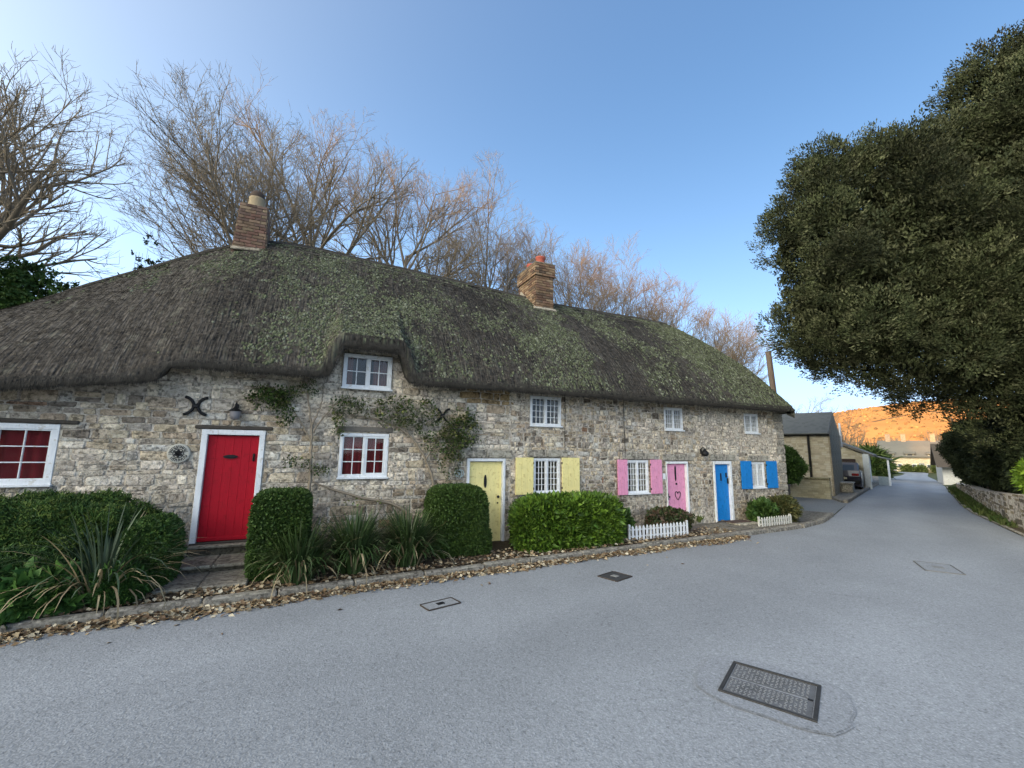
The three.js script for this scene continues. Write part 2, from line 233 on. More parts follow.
{
  const sh = new THREE.Shape([[X0, -0.3], [X1, -0.3], [X1, 3.4], [2.0, 3.4], [1.6, 3.92], [0.15, 3.92], [-0.15, 3.4], [-2.4, 3.4], [-2.4, 2.95], [-4.6, 2.75], [X0, 2.6]].map((p) => new THREE.Vector2(...p)));
  for (const [a, b, c, d] of OPEN) sh.holes.push(new THREE.Path([[a, c], [a, d], [b, d], [b, c]].map((p) => new THREE.Vector2(...p))));
  const f = new THREE.ExtrudeGeometry(sh, { depth: 0.45, bevelEnabled: false }); f.translate(0, 0, -0.45);
  wall = part('wall', [boxUV(f), cbox(0.45, 3.7, 4.4, X1 - 0.225, 1.55, -2.66, 0.01), cbox(0.45, 3.3, 4.4, X0 + 0.225, 1.35, -2.66, 0.01), cbox(X1 - X0, 3.3, 0.4, (X0 + X1) / 2, 1.35, -5.07, 0.01)], mortarM, cottage);
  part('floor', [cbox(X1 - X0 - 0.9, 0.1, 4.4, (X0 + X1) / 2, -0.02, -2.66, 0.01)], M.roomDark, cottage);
  // rubble stones, each its own shape
  const r = RNG(2024), stones = [];
  const rubble = (XA, XB, hMin, hMax, wMin, wMax, wave, gap, jit) => {
  let y = -0.02, k = 0;
  while (y < 3.95) {
    const h = lerp(hMin, hMax, Math.pow(r(), 1.3)), lo = y, hi = y + h, kk = k++;
    const wavy = (x, q) => wave * (noise(x * 1.3, q * 3.7, 7) - 0.5) + 0.5 * wave * (noise(x * 5, q * 2.3, 9) - 0.5);
    let x = XA + r() * 0.04;
    while (x < XB - 0.02) {
      let w = lerp(wMin, wMax, Math.pow(r(), 1.4)); if (r() < 0.06) w *= 1.4; w = Math.min(w, XB - x); if (XB - x - w < 0.07) w = XB - x;
      let spans = [[x, x + w]];
      const cuts = [];
      for (const o of OPEN) if (o[2] < hi && o[3] > lo && o[0] < x + w && o[1] > x) cuts.push(o);
      if (cuts.length) {
        const xsb = [x, x + w]; for (const o of cuts) for (const q of [o[0], o[1]]) if (q > x && q < x + w) xsb.push(q); xsb.sort((a, b) => a - b); spans = [];
        for (let i = 0; i < xsb.length - 1; i++) { const m = (xsb[i] + xsb[i + 1]) / 2; let a = lo, b = hi; for (const o of cuts) if (m > o[0] && m < o[1]) { if (o[3] < b && o[3] > a) a = o[3] + 0.004; else if (o[2] > a && o[2] < b) b = o[2] - 0.004; else b = a; } if (b - a > 0.035 && xsb[i + 1] - xsb[i] > 0.04) spans.push([xsb[i], xsb[i + 1], a, b]); }
      }
      for (const [a, b, c = lo, d = hi] of spans) {
        if (d > wallTop((a + b) / 2) + 0.02) continue;
        const parts2 = [];
        if (d - c > 0.12 && b - a > 0.2 && r() < 0.22) { const m = lerp(c, d, 0.4 + 0.2 * r()); parts2.push([a, b, c, m], [a, b, m, d]); } else if (b - a < 0.18 && r() < 0.12 && cuts.length === 0) parts2.push([a, b, c, Math.min(d + 0.06, wallTop(a))]); else parts2.push([a, b, c, d]);
        for (const [p, q, e, f2] of parts2) {
          const g = 0.003 + gap * r() * r(), J = () => (r() - 0.5) * jit, cut = e !== lo || f2 !== hi;
          const c0 = e === lo ? wavy(p, kk) : 0, c1 = e === lo ? wavy(q, kk) : 0, d0 = f2 === hi ? wavy(p, kk + 1) : 0, d1 = f2 === hi ? wavy(q, kk + 1) : 0;
          const C = [[p + g + Math.abs(J()), e + c0 + g], [q - g - Math.abs(J()), e + c1 + g], [q - g - Math.abs(J()), f2 + d1 - g], [p + g + Math.abs(J()), f2 + d0 - g]];
          const poly = [];
          for (let i = 0; i < 4; i++) { const A = C[i], P = C[(i + 3) % 4], N = C[(i + 1) % 4], t = 0.04 + 0.15 * r(), s = 0.04 + 0.15 * r(); poly.push([lerp(A[0], P[0], i % 2 ? Math.min(t, 0.05 / Math.max(0.05, q - p)) : t), lerp(A[1], P[1], i % 2 ? 0 : t)], [lerp(A[0], N[0], i % 2 ? 0 : s * 0.5), lerp(A[1], N[1], i % 2 ? s : 0)]); }
          const cx = (p + q) / 2, cy = (e + f2) / 2;
          stones.push({ poly, cx, cy, size: (q - p) * (f2 - e) / ((cx * cx) + 74 + (cy - 2) ** 2) * (8.6 / Math.hypot(cx, 8.6)), dep: 0.004 + 0.022 * r() * r() });
        }
      }
      x += w;
    }
    y = hi;
  }
  };
  rubble(X0, 3.9, 0.06, 0.19, 0.13, 0.50, 0.05, 0.009, 0.05); rubble(3.9, X1, 0.055, 0.13, 0.07, 0.26, 0.05, 0.022, 0.05);
  const pal = [[0.50, 0.445, 0.35], [0.43, 0.42, 0.40], [0.56, 0.515, 0.43], [0.46, 0.405, 0.32], [0.33, 0.31, 0.28], [0.62, 0.575, 0.49], [0.40, 0.34, 0.27], [0.47, 0.48, 0.48]];
  function stoneGeo(s) {
    const pos = [], idx = [], uv = [], cl = [], n = s.poly.length, rr = RNG((s.cx * 7919 + s.cy * 104729) | 0);
    const lime = fbm(s.cx * 0.9 + 3, s.cy * 1.3, 21, 3) + 0.22 * sstep(1.9, 2.6, s.cy) * sstep(4.4, 1.0, s.cx) * sstep(-2.4, -1.8, s.cx) + (s.cx > 3.9 ? 0.07 * sstep(1.6, 2.2, s.cy) : 0);
    let c = pal[Math.floor(rr() * pal.length)].slice();
    if (rr() < 0.07) c = [0.19, 0.17, 0.15]; if (rr() < 0.008) c = [0.30, 0.18, 0.12];
    const wash = lime > 0.56 + 0.12 * (rr() - 0.5) ? 0.35 + 0.45 * rr() : 0.12 * rr(); c = c.map((v, i) => lerp(v, [0.74, 0.71, 0.66][i], wash));
    const damp = s.cy < 1.25 + 0.3 * (noise(s.cx * 1.2, 2, 4) - 0.5) ? 0.62 + 0.2 * rr() : 1; const kk = 1.18 * damp * (0.8 + 0.4 * rr()); c = c.map((v, i) => v * kk * [1.03, 0.985, 0.95][i]);
    if (Math.abs(s.cx - 3.4) < 0.55 && s.cy > 2.85) c = [0.42, 0.31, 0.18];
    const add = (x, y, z) => { pos.push(x, y, z); uv.push(x + s.cx * 0.31, y + s.cy * 0.57); const q = 0.93 + 0.14 * rr(); cl.push(c[0] * q, c[1] * q, c[2] * q); };
    const ring = (k, z, jz) => s.poly.forEach(([x, y]) => add(s.cx + (x - s.cx) * k, s.cy + (y - s.cy) * k, z + jz * (rr() - 0.5)));
    ring(1, -0.03, 0); ring(1, s.dep * 0.5, 0.004); ring(0.9, s.dep, 0.012); add(s.cx, s.cy, s.dep + 0.004 * rr());
    for (let L = 0; L < 2; L++) for (let i = 0; i < n; i++) { const a = L * n + i, b = L * n + (i + 1) % n; idx.push(a, b, a + n, b, b + n, a + n); }
    for (let i = 0; i < n; i++) idx.push(2 * n + i, 2 * n + (i + 1) % n, 3 * n);
    return geoOf(pos, idx, uv, cl);
  }
  const seen = (s) => s.cx > -4.6 && s.cy < (s.cx < -2.2 ? 2.85 : s.cx > 0.2 && s.cx < 1.6 ? 3.8 : 3.25) && s.cy > (s.cx < -1.8 ? 1.1 : s.cx < 3 ? 0.75 : 0.2);
  stones.sort((a, b) => (seen(b) ? b.size : 0) - (seen(a) ? a.size : 0));
  stones.slice(0, 300).forEach((s, i) => part(i ? `stone_${String(i).padStart(3, '0')}` : 'stone', stoneGeo(s), stoneM, wall));
  part('small_stones', merge(stones.slice(300).map(stoneGeo)), stoneM, wall).userData.kind = 'stuff';
  console.log('stones', stones.length);
  // corner stones at the far end and lintels
  { const q = RNG(8); let yy = 0; while (yy < 3.3) { const h = 0.2 + 0.15 * q(); const w = 0.22 + 0.25 * q(); part('quoin', cbox(w, h - 0.02, 0.3, X1 + 0.012 - w / 2, yy + h / 2, -0.125 + 0.008 * q(), 0.02), lintelM, wall); yy += h; } }
  part('lintel', [cbox(1.62, 0.055, 0.1, -4.0, 2.285, 0.0, 0.012, 0, -0.015)], M.timber, wall); part('lintel', [cbox(1.12, 0.06, 0.08, -1.2, 2.262, 0.0, 0.012)], M.timber, wall);
  part('lintel', [cbox(1.0, 0.10, 0.06, 0.9, 2.30, 0.0, 0.012)], M.timberGrey, wall);
  for (const [x0, x1, y] of [[2.75, 3.35, 1.77], [3.36, 3.95, 1.77], [4.3, 4.8, 1.79], [4.81, 5.35, 1.79], [6.9, 7.95, 1.75], [8.2, 9.25, 1.72], [9.9, 10.9, 1.73], [11.4, 12.3, 1.70]]) part('lintel', cbox(x1 - x0, 0.17, 0.09, (x0 + x1) / 2, y + 0.093, 0.0, 0.012), lintelM, wall);
}
// thatch ---------------------------------------------------------------
const RIDGE = [[-8, 3.2], [-7.2, 3.5], [-5.6, 4.37], [-4.8, 4.88], [-4.24, 5.25], [-3.46, 5.69], [-2.62, 6.22], [-1.9, 6.62], [-1.3, 6.80], [-0.6, 6.85], [1.8, 6.74], [4.7, 6.58], [6.8, 6.46], [11.7, 6.5], [14.2, 6.5]];
const ridgeY = (x) => (piece(RIDGE, x - 0.3) + piece(RIDGE, x) + piece(RIDGE, x + 0.3)) / 3;
const eaveBase = (x) => x < -2.2 ? lerp(2.66, 2.93, clamp((x + 4.2) / 1.9)) : 3.19;
const eaveB = (x) => lerp(lerp(2.66, 2.93, clamp((x + 4.2) / 1.9)), 3.19, sstep(-2.26, -2.10, x)) + 0.57 * Math.min(sstep(0.16, 0.41, x), sstep(1.62, 1.35, x)) + 0.03 * (fbm(x * 2, 3, 6, 3) - 0.5);
const ZE = 0.5, ZR = -2.7, ZB = -5.95, XR = 13.42;
const smin = (a, b, k) => { const h = clamp(0.5 + 0.5 * (b - a) / k); return lerp(b, a, h) - k * h * (1 - h); };
function thatchY(x, z) {
  const yE = lerp(lerp(2.66, 2.93, clamp((x + 4.2) / 1.9)), 3.19, sstep(-2.7, -1.7, x)) + 0.11, yR = ridgeY(x);
  const t = clamp((ZE - z) / (ZE - ZR)), tb = clamp((z - ZB) / (ZR - ZB));
  const prof = (q) => q + 0.05 * Math.sin(Math.PI * q) + 0.05 * (1 - Math.exp(-q * 14)) * (1 - q);
  let y = smin(yE + (yR + 0.06 - yE) * prof(t), 3.3 + (yR + 0.06 - 3.3) * prof(tb), 0.28);
  const hw = Math.min(sstep(-0.35, 0.36, x), sstep(2.1, 1.40, x)), hood = yE + 0.68 * hw + (ZE - z) * (0.42 + 0.25 * hw) - 0.9 * (1 - hw) - 3 * sstep(-1.2, -2.6, z);
  y = -smin(-y, -hood, 0.3);
  const xe = XR - 0.45 * sstep(-0.7, 0.5, z), de = Math.min(6, xe - x), end = 3.42 + de * 1.52 - 0.10 * Math.max(0, de - 0.9) ** 2;
  y = smin(y, end, 0.35);
  return y + 0.05 * (fbm(x * 0.8, z * 0.8, 4, 3) - 0.5) + 0.022 * (fbm(x * 5, z * 3, 14, 3) - 0.5);
}
function mossAt(x, z) {                                   // where moss grows on the straw: patches with their own outlines
  const a = fbm(x * 0.55 + 2, z * 0.6, 31, 4), b = fbm(x * 2.6, z * 2.2, 41, 4), c = fbm(x * 9, z * 9, 51, 3);
  const bias = 0.04 - 0.15 * sstep(0.6, -2.4, x) - 0.07 * Math.exp(-(((x - 6.3 - (z + 2) * 0.35) / 0.55) ** 2)) + 0.07 * Math.exp(-(((x - 1.0) / 1.6) ** 2)) + 0.05 * sstep(6.8, 9, x);
  return sstep(0.40, 0.74, 0.5 * a + 0.3 * b + 0.2 * c + bias);
}
const thatchMap = colorTex(2048, 1024, (u, v) => {
  const x = -8 + u * 22, z = ZB + v * (ZE + 0.1 - ZB);
  const st = noise(x * 46 + 3 * noise(x * 2, z * 2, 3), z * 5, 5), st2 = noise(x * 95, z * 9, 15), big = fbm(x * 0.7, z * 0.7, 25, 4), m = mossAt(x, z), pale = sstep(0.66, 0.75, fbm(x * 7, z * 5, 71, 4));
  const sp = noise(x * 34, z * 34, 101), sp2 = noise(x * 70, z * 60, 103), left = sstep(0.6, -1.6, x);
  const k = 0.5 + lerp(0.28, 0.34, left) * (st - 0.5) + 0.35 * (st2 - 0.5) + 0.7 * (big - 0.5) + 0.5 * (sp - 0.5) + 0.4 * (sp2 - 0.5);
  const s = [0.104 * k, 0.092 * k, 0.080 * k].map((q) => Math.max(0.01, q)), g = [0.088, 0.098, 0.058].map((q) => q * (0.35 + 1.3 * sp));
  const mm = m * sstep(0.35, 0.65, 0.6 * sp + 0.4 * noise(x * 15, z * 14, 91));
  return s.map((q, i) => lerp(lerp(q, g[i], mm), [0.17, 0.165, 0.13][i], pale * 0.25));
});
const thatchBump = greyTex(2048, 1024, (u, v) => { const x = -8 + u * 22, z = ZB + v * (ZE + 0.1 - ZB); return 0.45 * noise(x * 46 + 3 * noise(x * 2, z * 2, 3), z * 5, 5) + 0.3 * noise(x * 95, z * 9, 15) + 0.25 * fbm(x * 12, z * 10, 6, 3); });
const thatchM = mat([1, 1, 1], { map: thatchMap, bumpMap: thatchBump, bumpScale: 0.05, roughness: 1 });
const uvT = (x, z) => [(x + 8) / 22, (z - ZB) / (ZE + 0.1 - ZB)];
const nx = 430, nz = 150, xAt = (i) => lerp(-8, XR, i / nx), thatchNormal = (x, z) => { const e = 0.06; return V(-(thatchY(x + e, z) - thatchY(x - e, z)), 2 * e, -(thatchY(x, z + e) - thatchY(x, z - e))).normalize(); };
let roof;
{
  const pos = [], uv = [], idx = [];
  for (let i = 0; i <= nx; i++) for (let j = 0; j <= nz; j++) { const x = xAt(i), z = lerp(ZB, ZE, j / nz), xe = x - 0.45 * sstep(12.6, XR, x) * sstep(-0.7, 0.5, z); pos.push(xe, thatchY(xe, z), z); uv.push(...uvT(xe, z)); }
  for (let i = 0; i < nx; i++) for (let j = 0; j < nz; j++) { const a = i * (nz + 1) + j; idx.push(a, a + 1, a + nz + 1, a + 1, a + nz + 2, a + nz + 1); }
  const strip = (rowsFn, n, flip) => { const base = pos.length / 3; let m = 0; for (let i = 0; i <= n; i++) { const row = rowsFn(i); m = row.length; row.forEach(([x, y, z], q) => { pos.push(x, y, z); uv.push((x + 8) / 22, clamp((ZE - ZB + q * 0.03) / (ZE + 0.1 - ZB))); }); } for (let i = 0; i < n; i++) for (let j = 0; j < m - 1; j++) { const a = base + i * m + j; flip ? idx.push(a, a + m, a + 1, a + 1, a + m, a + m + 1) : idx.push(a, a + 1, a + m, a + 1, a + m + 1, a + m); } };
  strip((i) => { const x0 = xAt(i), x = x0 - 0.45 * sstep(12.6, XR, x0), yt = thatchY(x, ZE), yb = Math.min(eaveB(x) - 0.02 * sstep(11, 13, x), yt - 0.07), w = 0.02 * (fbm(x * 7, 1, 9, 3) - 0.5); return [[x, yt, ZE], [x, lerp(yt, yb, 0.3), ZE + 0.025 + w], [x, lerp(yt, yb, 0.75), ZE + 0.0 + w], [x, yb, ZE - 0.05 + w], [x, yb + 0.02, ZE - 0.2], [x, yb + 0.10, 0.06], [x, yb + 0.22, -0.2]]; }, nx, false);
  strip((i) => { const z = lerp(ZB, ZE, i / 60), x = XR - 0.45 * sstep(-0.7, 0.5, z), yt = thatchY(x, z), yb = yt - 0.27; return [[x, yt, z], [x + 0.02, yt - 0.1, z], [x - 0.02, yb, z], [x - 0.35, yb + 0.08, z], [x - 0.7, yb + 0.3, z]]; }, 60, true);
  strip((i) => { const x = xAt(i), yt = thatchY(x, ZB); return [[x, yt, ZB], [x, yt - 0.3, ZB + 0.05], [x, yt - 0.2, ZB + 0.7]]; }, nx, true);
  roof = part('roof', geoOf(pos, idx, uv), thatchM, cottage);
  // straw ends standing off the thatch, and cushions of moss and lichen
  const r = RNG(33), P = [], tri = (x, w, l, lift, dx) => P.push(x - w, 0, 0, x + w, 0, 0, x + dx, lift, l);
  for (let i = 0; i < 7; i++) tri((r() - 0.5) * 0.09, 0.002 + 0.003 * r(), 0.04 + 0.06 * r(), 0.010 + 0.016 * r(), (r() - 0.5) * 0.06);
  const m4 = new THREE.Matrix4(), c = new THREE.Color();
  const spread = (name, geo, N, accept, paintIt) => {
    const im = new THREE.InstancedMesh(geo, mat([1, 1, 1], { roughness: 1 }), N);
    for (let i = 0, guard = 0; i < N && guard < N * 8; guard++) {
      const z = lerp(ZR - 0.25, ZE - 0.01, r()), x = lerp(-5.6, XR - 0.06 - 0.45 * sstep(-0.7, 0.5, z), Math.pow(r(), 1.15)); if (!accept(x, z)) continue;
      const n = thatchNormal(x, z), down = V(0, -1, 0).addScaledVector(n, n.y).normalize(); down.addScaledVector(V(1, 0, 0), (r() - 0.5) * 0.6).normalize();
      const sx = n.clone().cross(down).normalize(), s = 0.5 + 0.9 * r() * r() + 0.2 * r();
      m4.makeBasis(sx.multiplyScalar(s), n.multiplyScalar(s * (0.6 + 0.9 * r())), down.multiplyScalar(s)); m4.setPosition(x, thatchY(x, z) - 0.002, z); im.setMatrixAt(i, m4); paintIt(x, z); im.setColorAt(i, c); i++;
    }
    im.name = name; im.userData.kind = 'stuff'; shade(im); roof.add(im);
  };
  spread('straw', geoOf(P), 34000, () => true, () => { const k = 0.5 + 0.7 * r(); c.setRGB(0.082 * k, 0.070 * k, 0.058 * k); if (r() < 0.04) c.setRGB(0.17, 0.145, 0.11); });
  const cu = new THREE.IcosahedronGeometry(0.023, 1); { const q = cu.attributes.position; for (let i = 0; i < q.count; i++) { const d = 0.7 + 0.7 * hash(Math.round(q.getX(i) * 900), Math.round(q.getY(i) * 900), Math.round(q.getZ(i) * 900)); q.setXYZ(i, q.getX(i) * d, q.getY(i) * d * 0.55, q.getZ(i) * d * 1.25); } cu.computeVertexNormals(); }
  spread('moss', cu, 26000, (x, z) => 0.12 + mossAt(x, z) * (0.4 + 0.9 * noise(x * 4, z * 4, 131)) > 0.15 + 0.85 * r(), () => { const k = 0.35 + 0.9 * r(); c.setRGB(0.100 * k, 0.114 * k, 0.064 * k); if (r() < 0.25) c.setRGB(0.155 * k, 0.165 * k, 0.118 * k); });
  // cut straw ends along the eaves
  const Q = [], t2 = (x, w, l, z) => Q.push(x - w, 0.02, 0, x + w, 0.02, 0, x, -l, z); for (let i = 0; i < 8; i++) t2((r() - 0.5) * 0.1, 0.004, 0.05 + 0.05 * r(), (r() - 0.3) * 0.06);
  const N2 = 7000, ie = new THREE.InstancedMesh(geoOf(Q), mat([1, 1, 1], { roughness: 1 }), N2);
  for (let i = 0; i < N2; i++) { const x = lerp(-5.4, 12.6, r()), yt = thatchY(x, ZE), yb = eaveB(x), t = Math.pow(r(), 0.6); m4.makeRotationZ((r() - 0.5) * 0.5); m4.setPosition(x, lerp(yt, yb, t) + 0.01, ZE + 0.01 - 0.05 * sstep(0.75, 1, t)); ie.setMatrixAt(i, m4); const k = 0.5 + 0.8 * r(); c.setRGB(0.06 * k, 0.054 * k, 0.046 * k); ie.setColorAt(i, c); }
  ie.name = 'eave_straw'; ie.userData.kind = 'stuff'; shade(ie); roof.add(ie);
  // ridge roll of folded straw with hazel rods along it
  const rp = [], rr = []; for (let x = -5.6; x <= 11.6; x += 0.25) { rp.push(V(x, thatchY(x, ZR) - 0.075 + 0.02 * (noise(x * 2, 1) - 0.5), ZR)); rr.push(0.13); }
  part('ridge_cap', tubePath(rp, rr, 10), mat([0.075, 0.068, 0.058], { bumpMap: thatchBump, bumpScale: 0.03, roughness: 1 }), roof);
  for (const dz of [0.13, 0.42]) { const pp = []; for (let x = -1.0; x <= 11.2; x += 0.3) pp.push(V(x, thatchY(x, ZR + dz) + 0.012, ZR + dz + 0.02 * (noise(x, dz * 9) - 0.5))); part('hazel_rod', tubePath(pp, 0.009, 5), M.timberGrey, roof); }
}
// windows, doors, shutters ---------------------------------------------
function makeWindow(i, lights, rows, o = {}) {            // lights: columns of panes in each casement
  const [x0, x1, y0, y1] = OPEN[i], w = new THREE.Group(); w.name = 'window'; cottage.add(w); if (o.label) w.userData.label = o.label;
  const ft = o.ft ?? 0.055, z = o.z ?? -0.03, fr = [], bars = [], D = 0.08; w.position.set((x0 + x1) / 2, y0, z);
  const W = x1 - x0 - 0.006, H = y1 - y0 - 0.006, L = -W / 2;
  fr.push(cbox(W, ft, D, 0, ft / 2 + 0.003, 0, 0.005), cbox(W, ft, D, 0, H - ft / 2, 0, 0.005), cbox(ft, H - 2 * ft, D, L + ft / 2, H / 2, 0, 0.005), cbox(ft, H - 2 * ft, D, -L - ft / 2, H / 2, 0, 0.005), cbox(W + 0.04, 0.035, 0.07, 0, 0.0, 0.055, 0.006));
  const inner = W - 2 * ft, mull = 0.035, n = lights.length, lw = (inner - mull * (n - 1)) / n, glassM = M.glass;
  const panes = [];
  lights.forEach((cols, q) => {
    const a = L + ft + q * (lw + mull), st = o.st?.[q] ?? 0.022; if (q) fr.push(cbox(mull, H - 2 * ft, D - 0.01, a - mull / 2, H / 2, 0, 0.004));
    const b0 = ft, b1 = H - ft; fr.push(cbox(lw, st, 0.045, a + lw / 2, b0 + st / 2, 0.004, 0.004), cbox(lw, st, 0.045, a + lw / 2, b1 - st / 2, 0.004, 0.004), cbox(st, b1 - b0 - 2 * st, 0.045, a + st / 2, H / 2, 0.004, 0.004), cbox(st, b1 - b0 - 2 * st, 0.045, a + lw - st / 2, H / 2, 0.004, 0.004));
    const pw = (lw - 2 * st) / cols, ph = (b1 - b0 - 2 * st) / rows, bt = o.bt ?? 0.016;
    for (let k = 1; k < cols; k++) bars.push(cbox(bt, b1 - b0 - 2 * st, 0.03, a + st + k * pw, H / 2, 0.006, 0.003));
    for (let k = 1; k < rows; k++) bars.push(cbox(lw - 2 * st, bt, 0.028, a + lw / 2, b0 + st + k * ph, 0.005, 0.003));
    for (let k = 0; k < cols; k++) for (let j = 0; j < rows; j++) panes.push([a + st + (k + 0.5) * pw, b0 + st + (j + 0.5) * ph, pw - bt * 0.5, ph - bt * 0.5]);
  });
  part('frame', fr, M.white, w); part('glazing_bars', bars, M.white, w);
  const r = RNG(i + 70);
  for (const [px, py, pw, ph] of panes) { const g = new THREE.PlaneGeometry(pw, ph); g.rotateY((r() - 0.5) * 0.02); g.rotateX((r() - 0.5) * 0.02); g.translate(px, py, 0.0); part('pane', g, glassM, w); }
  for (const [c0, c1, m] of o.curtain ?? []) { const pos = [], idx = [], n2 = 40; for (let k = 0; k <= n2; k++) { const x = lerp(L + W * c0, L + W * c1, k / n2), zz = -0.085 + 0.022 * Math.sin(k * 1.15 + Math.sin(k * 0.4)); pos.push(x, 0.02, zz, x, H - 0.02, zz); } for (let k = 0; k < n2; k++) idx.push(2 * k, 2 * k + 2, 2 * k + 1, 2 * k + 1, 2 * k + 2, 2 * k + 3); part('curtain', geoOf(pos, idx), m, w); }
  // the room behind
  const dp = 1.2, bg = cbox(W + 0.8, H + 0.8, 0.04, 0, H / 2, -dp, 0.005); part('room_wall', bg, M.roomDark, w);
  return w;
}
makeWindow(0, [2, 2], 3, { curtain: [[0.02, 0.98, M.curtainRed]], label: 'large white casement with red curtains drawn behind it', st: [0.03, 0.02], ft: 0.08 });
makeWindow(2, [2, 2], 2, { curtain: [[0.02, 0.2, mat([0.2, 0.07, 0.05])], [0.62, 0.97, mat([0.16, 0.075, 0.06])]], st: [0.018, 0.03], label: 'white dormer casement under the eyebrow of thatch', z: 0.03 });
makeWindow(3, [2, 2], 3, { curtain: [[0.02, 0.98, M.curtainRed]], st: [0.015, 0.035], label: 'white casement with red curtains between the climbers' });
makeWindow(5, [3, 3], 4, { bt: 0.013, ft: 0.045, curtain: [[0.03, 0.1, M.curtainPale], [0.45, 0.55, M.curtainPale]] });
makeWindow(6, [3, 3], 5, { bt: 0.013, ft: 0.045, curtain: [[0.5, 0.66, M.curtainPale], [0.03, 0.12, M.curtainPale]], label: 'white leaded casement between yellow shutters' });
makeWindow(7, [3, 3], 4, { bt: 0.012, ft: 0.045, curtain: [[0.4, 0.62, M.curtainPale]] });
makeWindow(8, [3, 3], 5, { bt: 0.013, ft: 0.045, curtain: [[0.34, 0.5, M.curtainPale]], label: 'white leaded casement between pink shutters' });
makeWindow(11, [3, 3], 4, { bt: 0.012, ft: 0.045, curtain: [[0.3, 0.7, M.curtainPale]] });
makeWindow(12, [3, 3], 4, { bt: 0.014, ft: 0.045, curtain: [[0.05, 0.95, M.curtainPale]], label: 'white leaded casement between blue shutters' });
function shutter(x0, x1, y0, y1, m, label, turn = 0, side = label.includes('left') ? 1 : -1) {
  const s = new THREE.Group(); s.name = 'shutter'; s.userData.label = label; cottage.add(s); const n = 3, w = (x1 - x0) / n; s.position.set((x0 + x1) / 2, y0, 0.052); s.rotation.y = turn;
  for (let k = 0; k < n; k++) part('plank', cbox(w - 0.003, y1 - y0, 0.028, (k + 0.5) * w - (x1 - x0) / 2, (y1 - y0) / 2, 0, 0.004), m, s);
  part('batten', [cbox(x1 - x0 - 0.03, 0.06, 0.02, 0, 0.12, -0.02, 0.003), cbox(x1 - x0 - 0.03, 0.06, 0.02, 0, y1 - y0 - 0.12, -0.02, 0.003)], m, s);
  part('hinge', [cbox(0.02, 0.05, 0.03, side * (x1 - x0) / 2, 0.12, 0.0, 0.002), cbox(0.02, 0.05, 0.03, side * (x1 - x0) / 2, y1 - y0 - 0.12, 0.0, 0.002)], M.iron, s);
}
shutter(4.03, 4.46, 1.0, 1.79, M.yellow, 'pale yellow shutter left of its window'); shutter(5.19, 5.66, 1.0, 1.79, M.yellow, 'pale yellow shutter right of its window');
shutter(6.75, 7.05, 0.91, 1.75, M.pink, 'pink shutter left of its window'); shutter(7.78, 8.15, 0.91, 1.75, M.pink, 'pink shutter right of its window');
shutter(11.08, 11.52, 0.94, 1.72, M.blue, 'bright blue shutter left of its window'); shutter(12.17, 12.63, 0.94, 1.72, M.blue, 'bright blue shutter right of its window');
function makeDoor(i, m, label, o = {}) {
  const [x0, x1, y0, y1] = OPEN[i], d = new THREE.Group(); d.name = 'door'; d.userData.label = label; cottage.add(d); d.position.set((x0 + x1) / 2, y0, -0.02);
  const W = x1 - x0 - 0.006, H = y1 - y0 - 0.004, ft = o.ft ?? 0.075, fl = o.fl ?? ft, fr = [];
  fr.push(cbox(W, ft, 0.11, 0, H - ft / 2, 0, 0.006), cbox(fl, H - ft, 0.11, -W / 2 + fl / 2, (H - ft) / 2, 0, 0.006), cbox(ft, H - ft, 0.11, W / 2 - ft / 2, (H - ft) / 2, 0, 0.006)); part('frame', fr, M.white, d);
  const a = -W / 2 + fl + 0.004, b = W / 2 - ft - 0.004, n = o.planks ?? 5, w = (b - a) / n, r = RNG(i);
  for (let k = 0; k < n; k++) part('plank', cbox(w - 0.0012, H - ft - 0.035, 0.04, a + (k + 0.5) * w, (H - ft - 0.03) / 2 + 0.022, -0.04 + 0.001 * r(), 0.002), m, d);
  part('sill', cbox(W - 0.02, 0.022, 0.16, 0, 0.011, 0.0, 0.004), o.sill ?? M.timber, d);
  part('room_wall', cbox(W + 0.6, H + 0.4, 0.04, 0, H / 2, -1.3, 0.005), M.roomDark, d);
  return [d, a, b, H];
}
const ell = (rx, ry, t, x, y, z) => { const g = new THREE.CylinderGeometry(1, 1, t, 24); g.rotateX(Math.PI / 2); g.scale(rx, ry, 1); g.translate(x, y, z); return g; };
{ const [d, a, b] = makeDoor(1, M.red, 'bright red plank door with a long letter slot', { planks: 6, ft: 0.085 });
  part('letter_box', [ell(0.105, 0.032, 0.02, -0.03, 1.38, -0.01), cbox(0.15, 0.022, 0.012, -0.03, 1.38, 0.003, 0.003)], M.iron, d); part('handle', [cbox(0.035, 0.13, 0.02, b - 0.06, 1.37, -0.01, 0.006), tubePath([V(b - 0.06, 1.42, 0), V(b - 0.06, 1.43, 0.04), V(b - 0.06, 1.36, 0.05), V(b - 0.06, 1.32, 0.01)], 0.009, 6)], M.iron, d);
  part('weather_board', cbox(b - a, 0.06, 0.03, 0, 0.06, -0.005, 0.008), M.red, d); }
{ const [d, a, b] = makeDoor(4, M.yellow, 'pale yellow plank door with a small oval pane', { planks: 5, ft: 0.06 });
  part('oval_window', [ell(0.033, 0.135, 0.012, 0.0, 1.25, -0.014)], M.black, d); part('knob', [new THREE.SphereGeometry(0.03, 12, 8).translate(b - 0.08, 0.93, 0.02), cyl(0.012, 0.012, 0.03, 8, 0, 0, 0).rotateX(Math.PI / 2).translate(b - 0.08, 0.93, -0.02)], M.iron, d);
  part('letter_box', cbox(0.03, 0.03, 0.012, b - 0.08, 0.8, -0.012, 0.003), M.iron, d); }
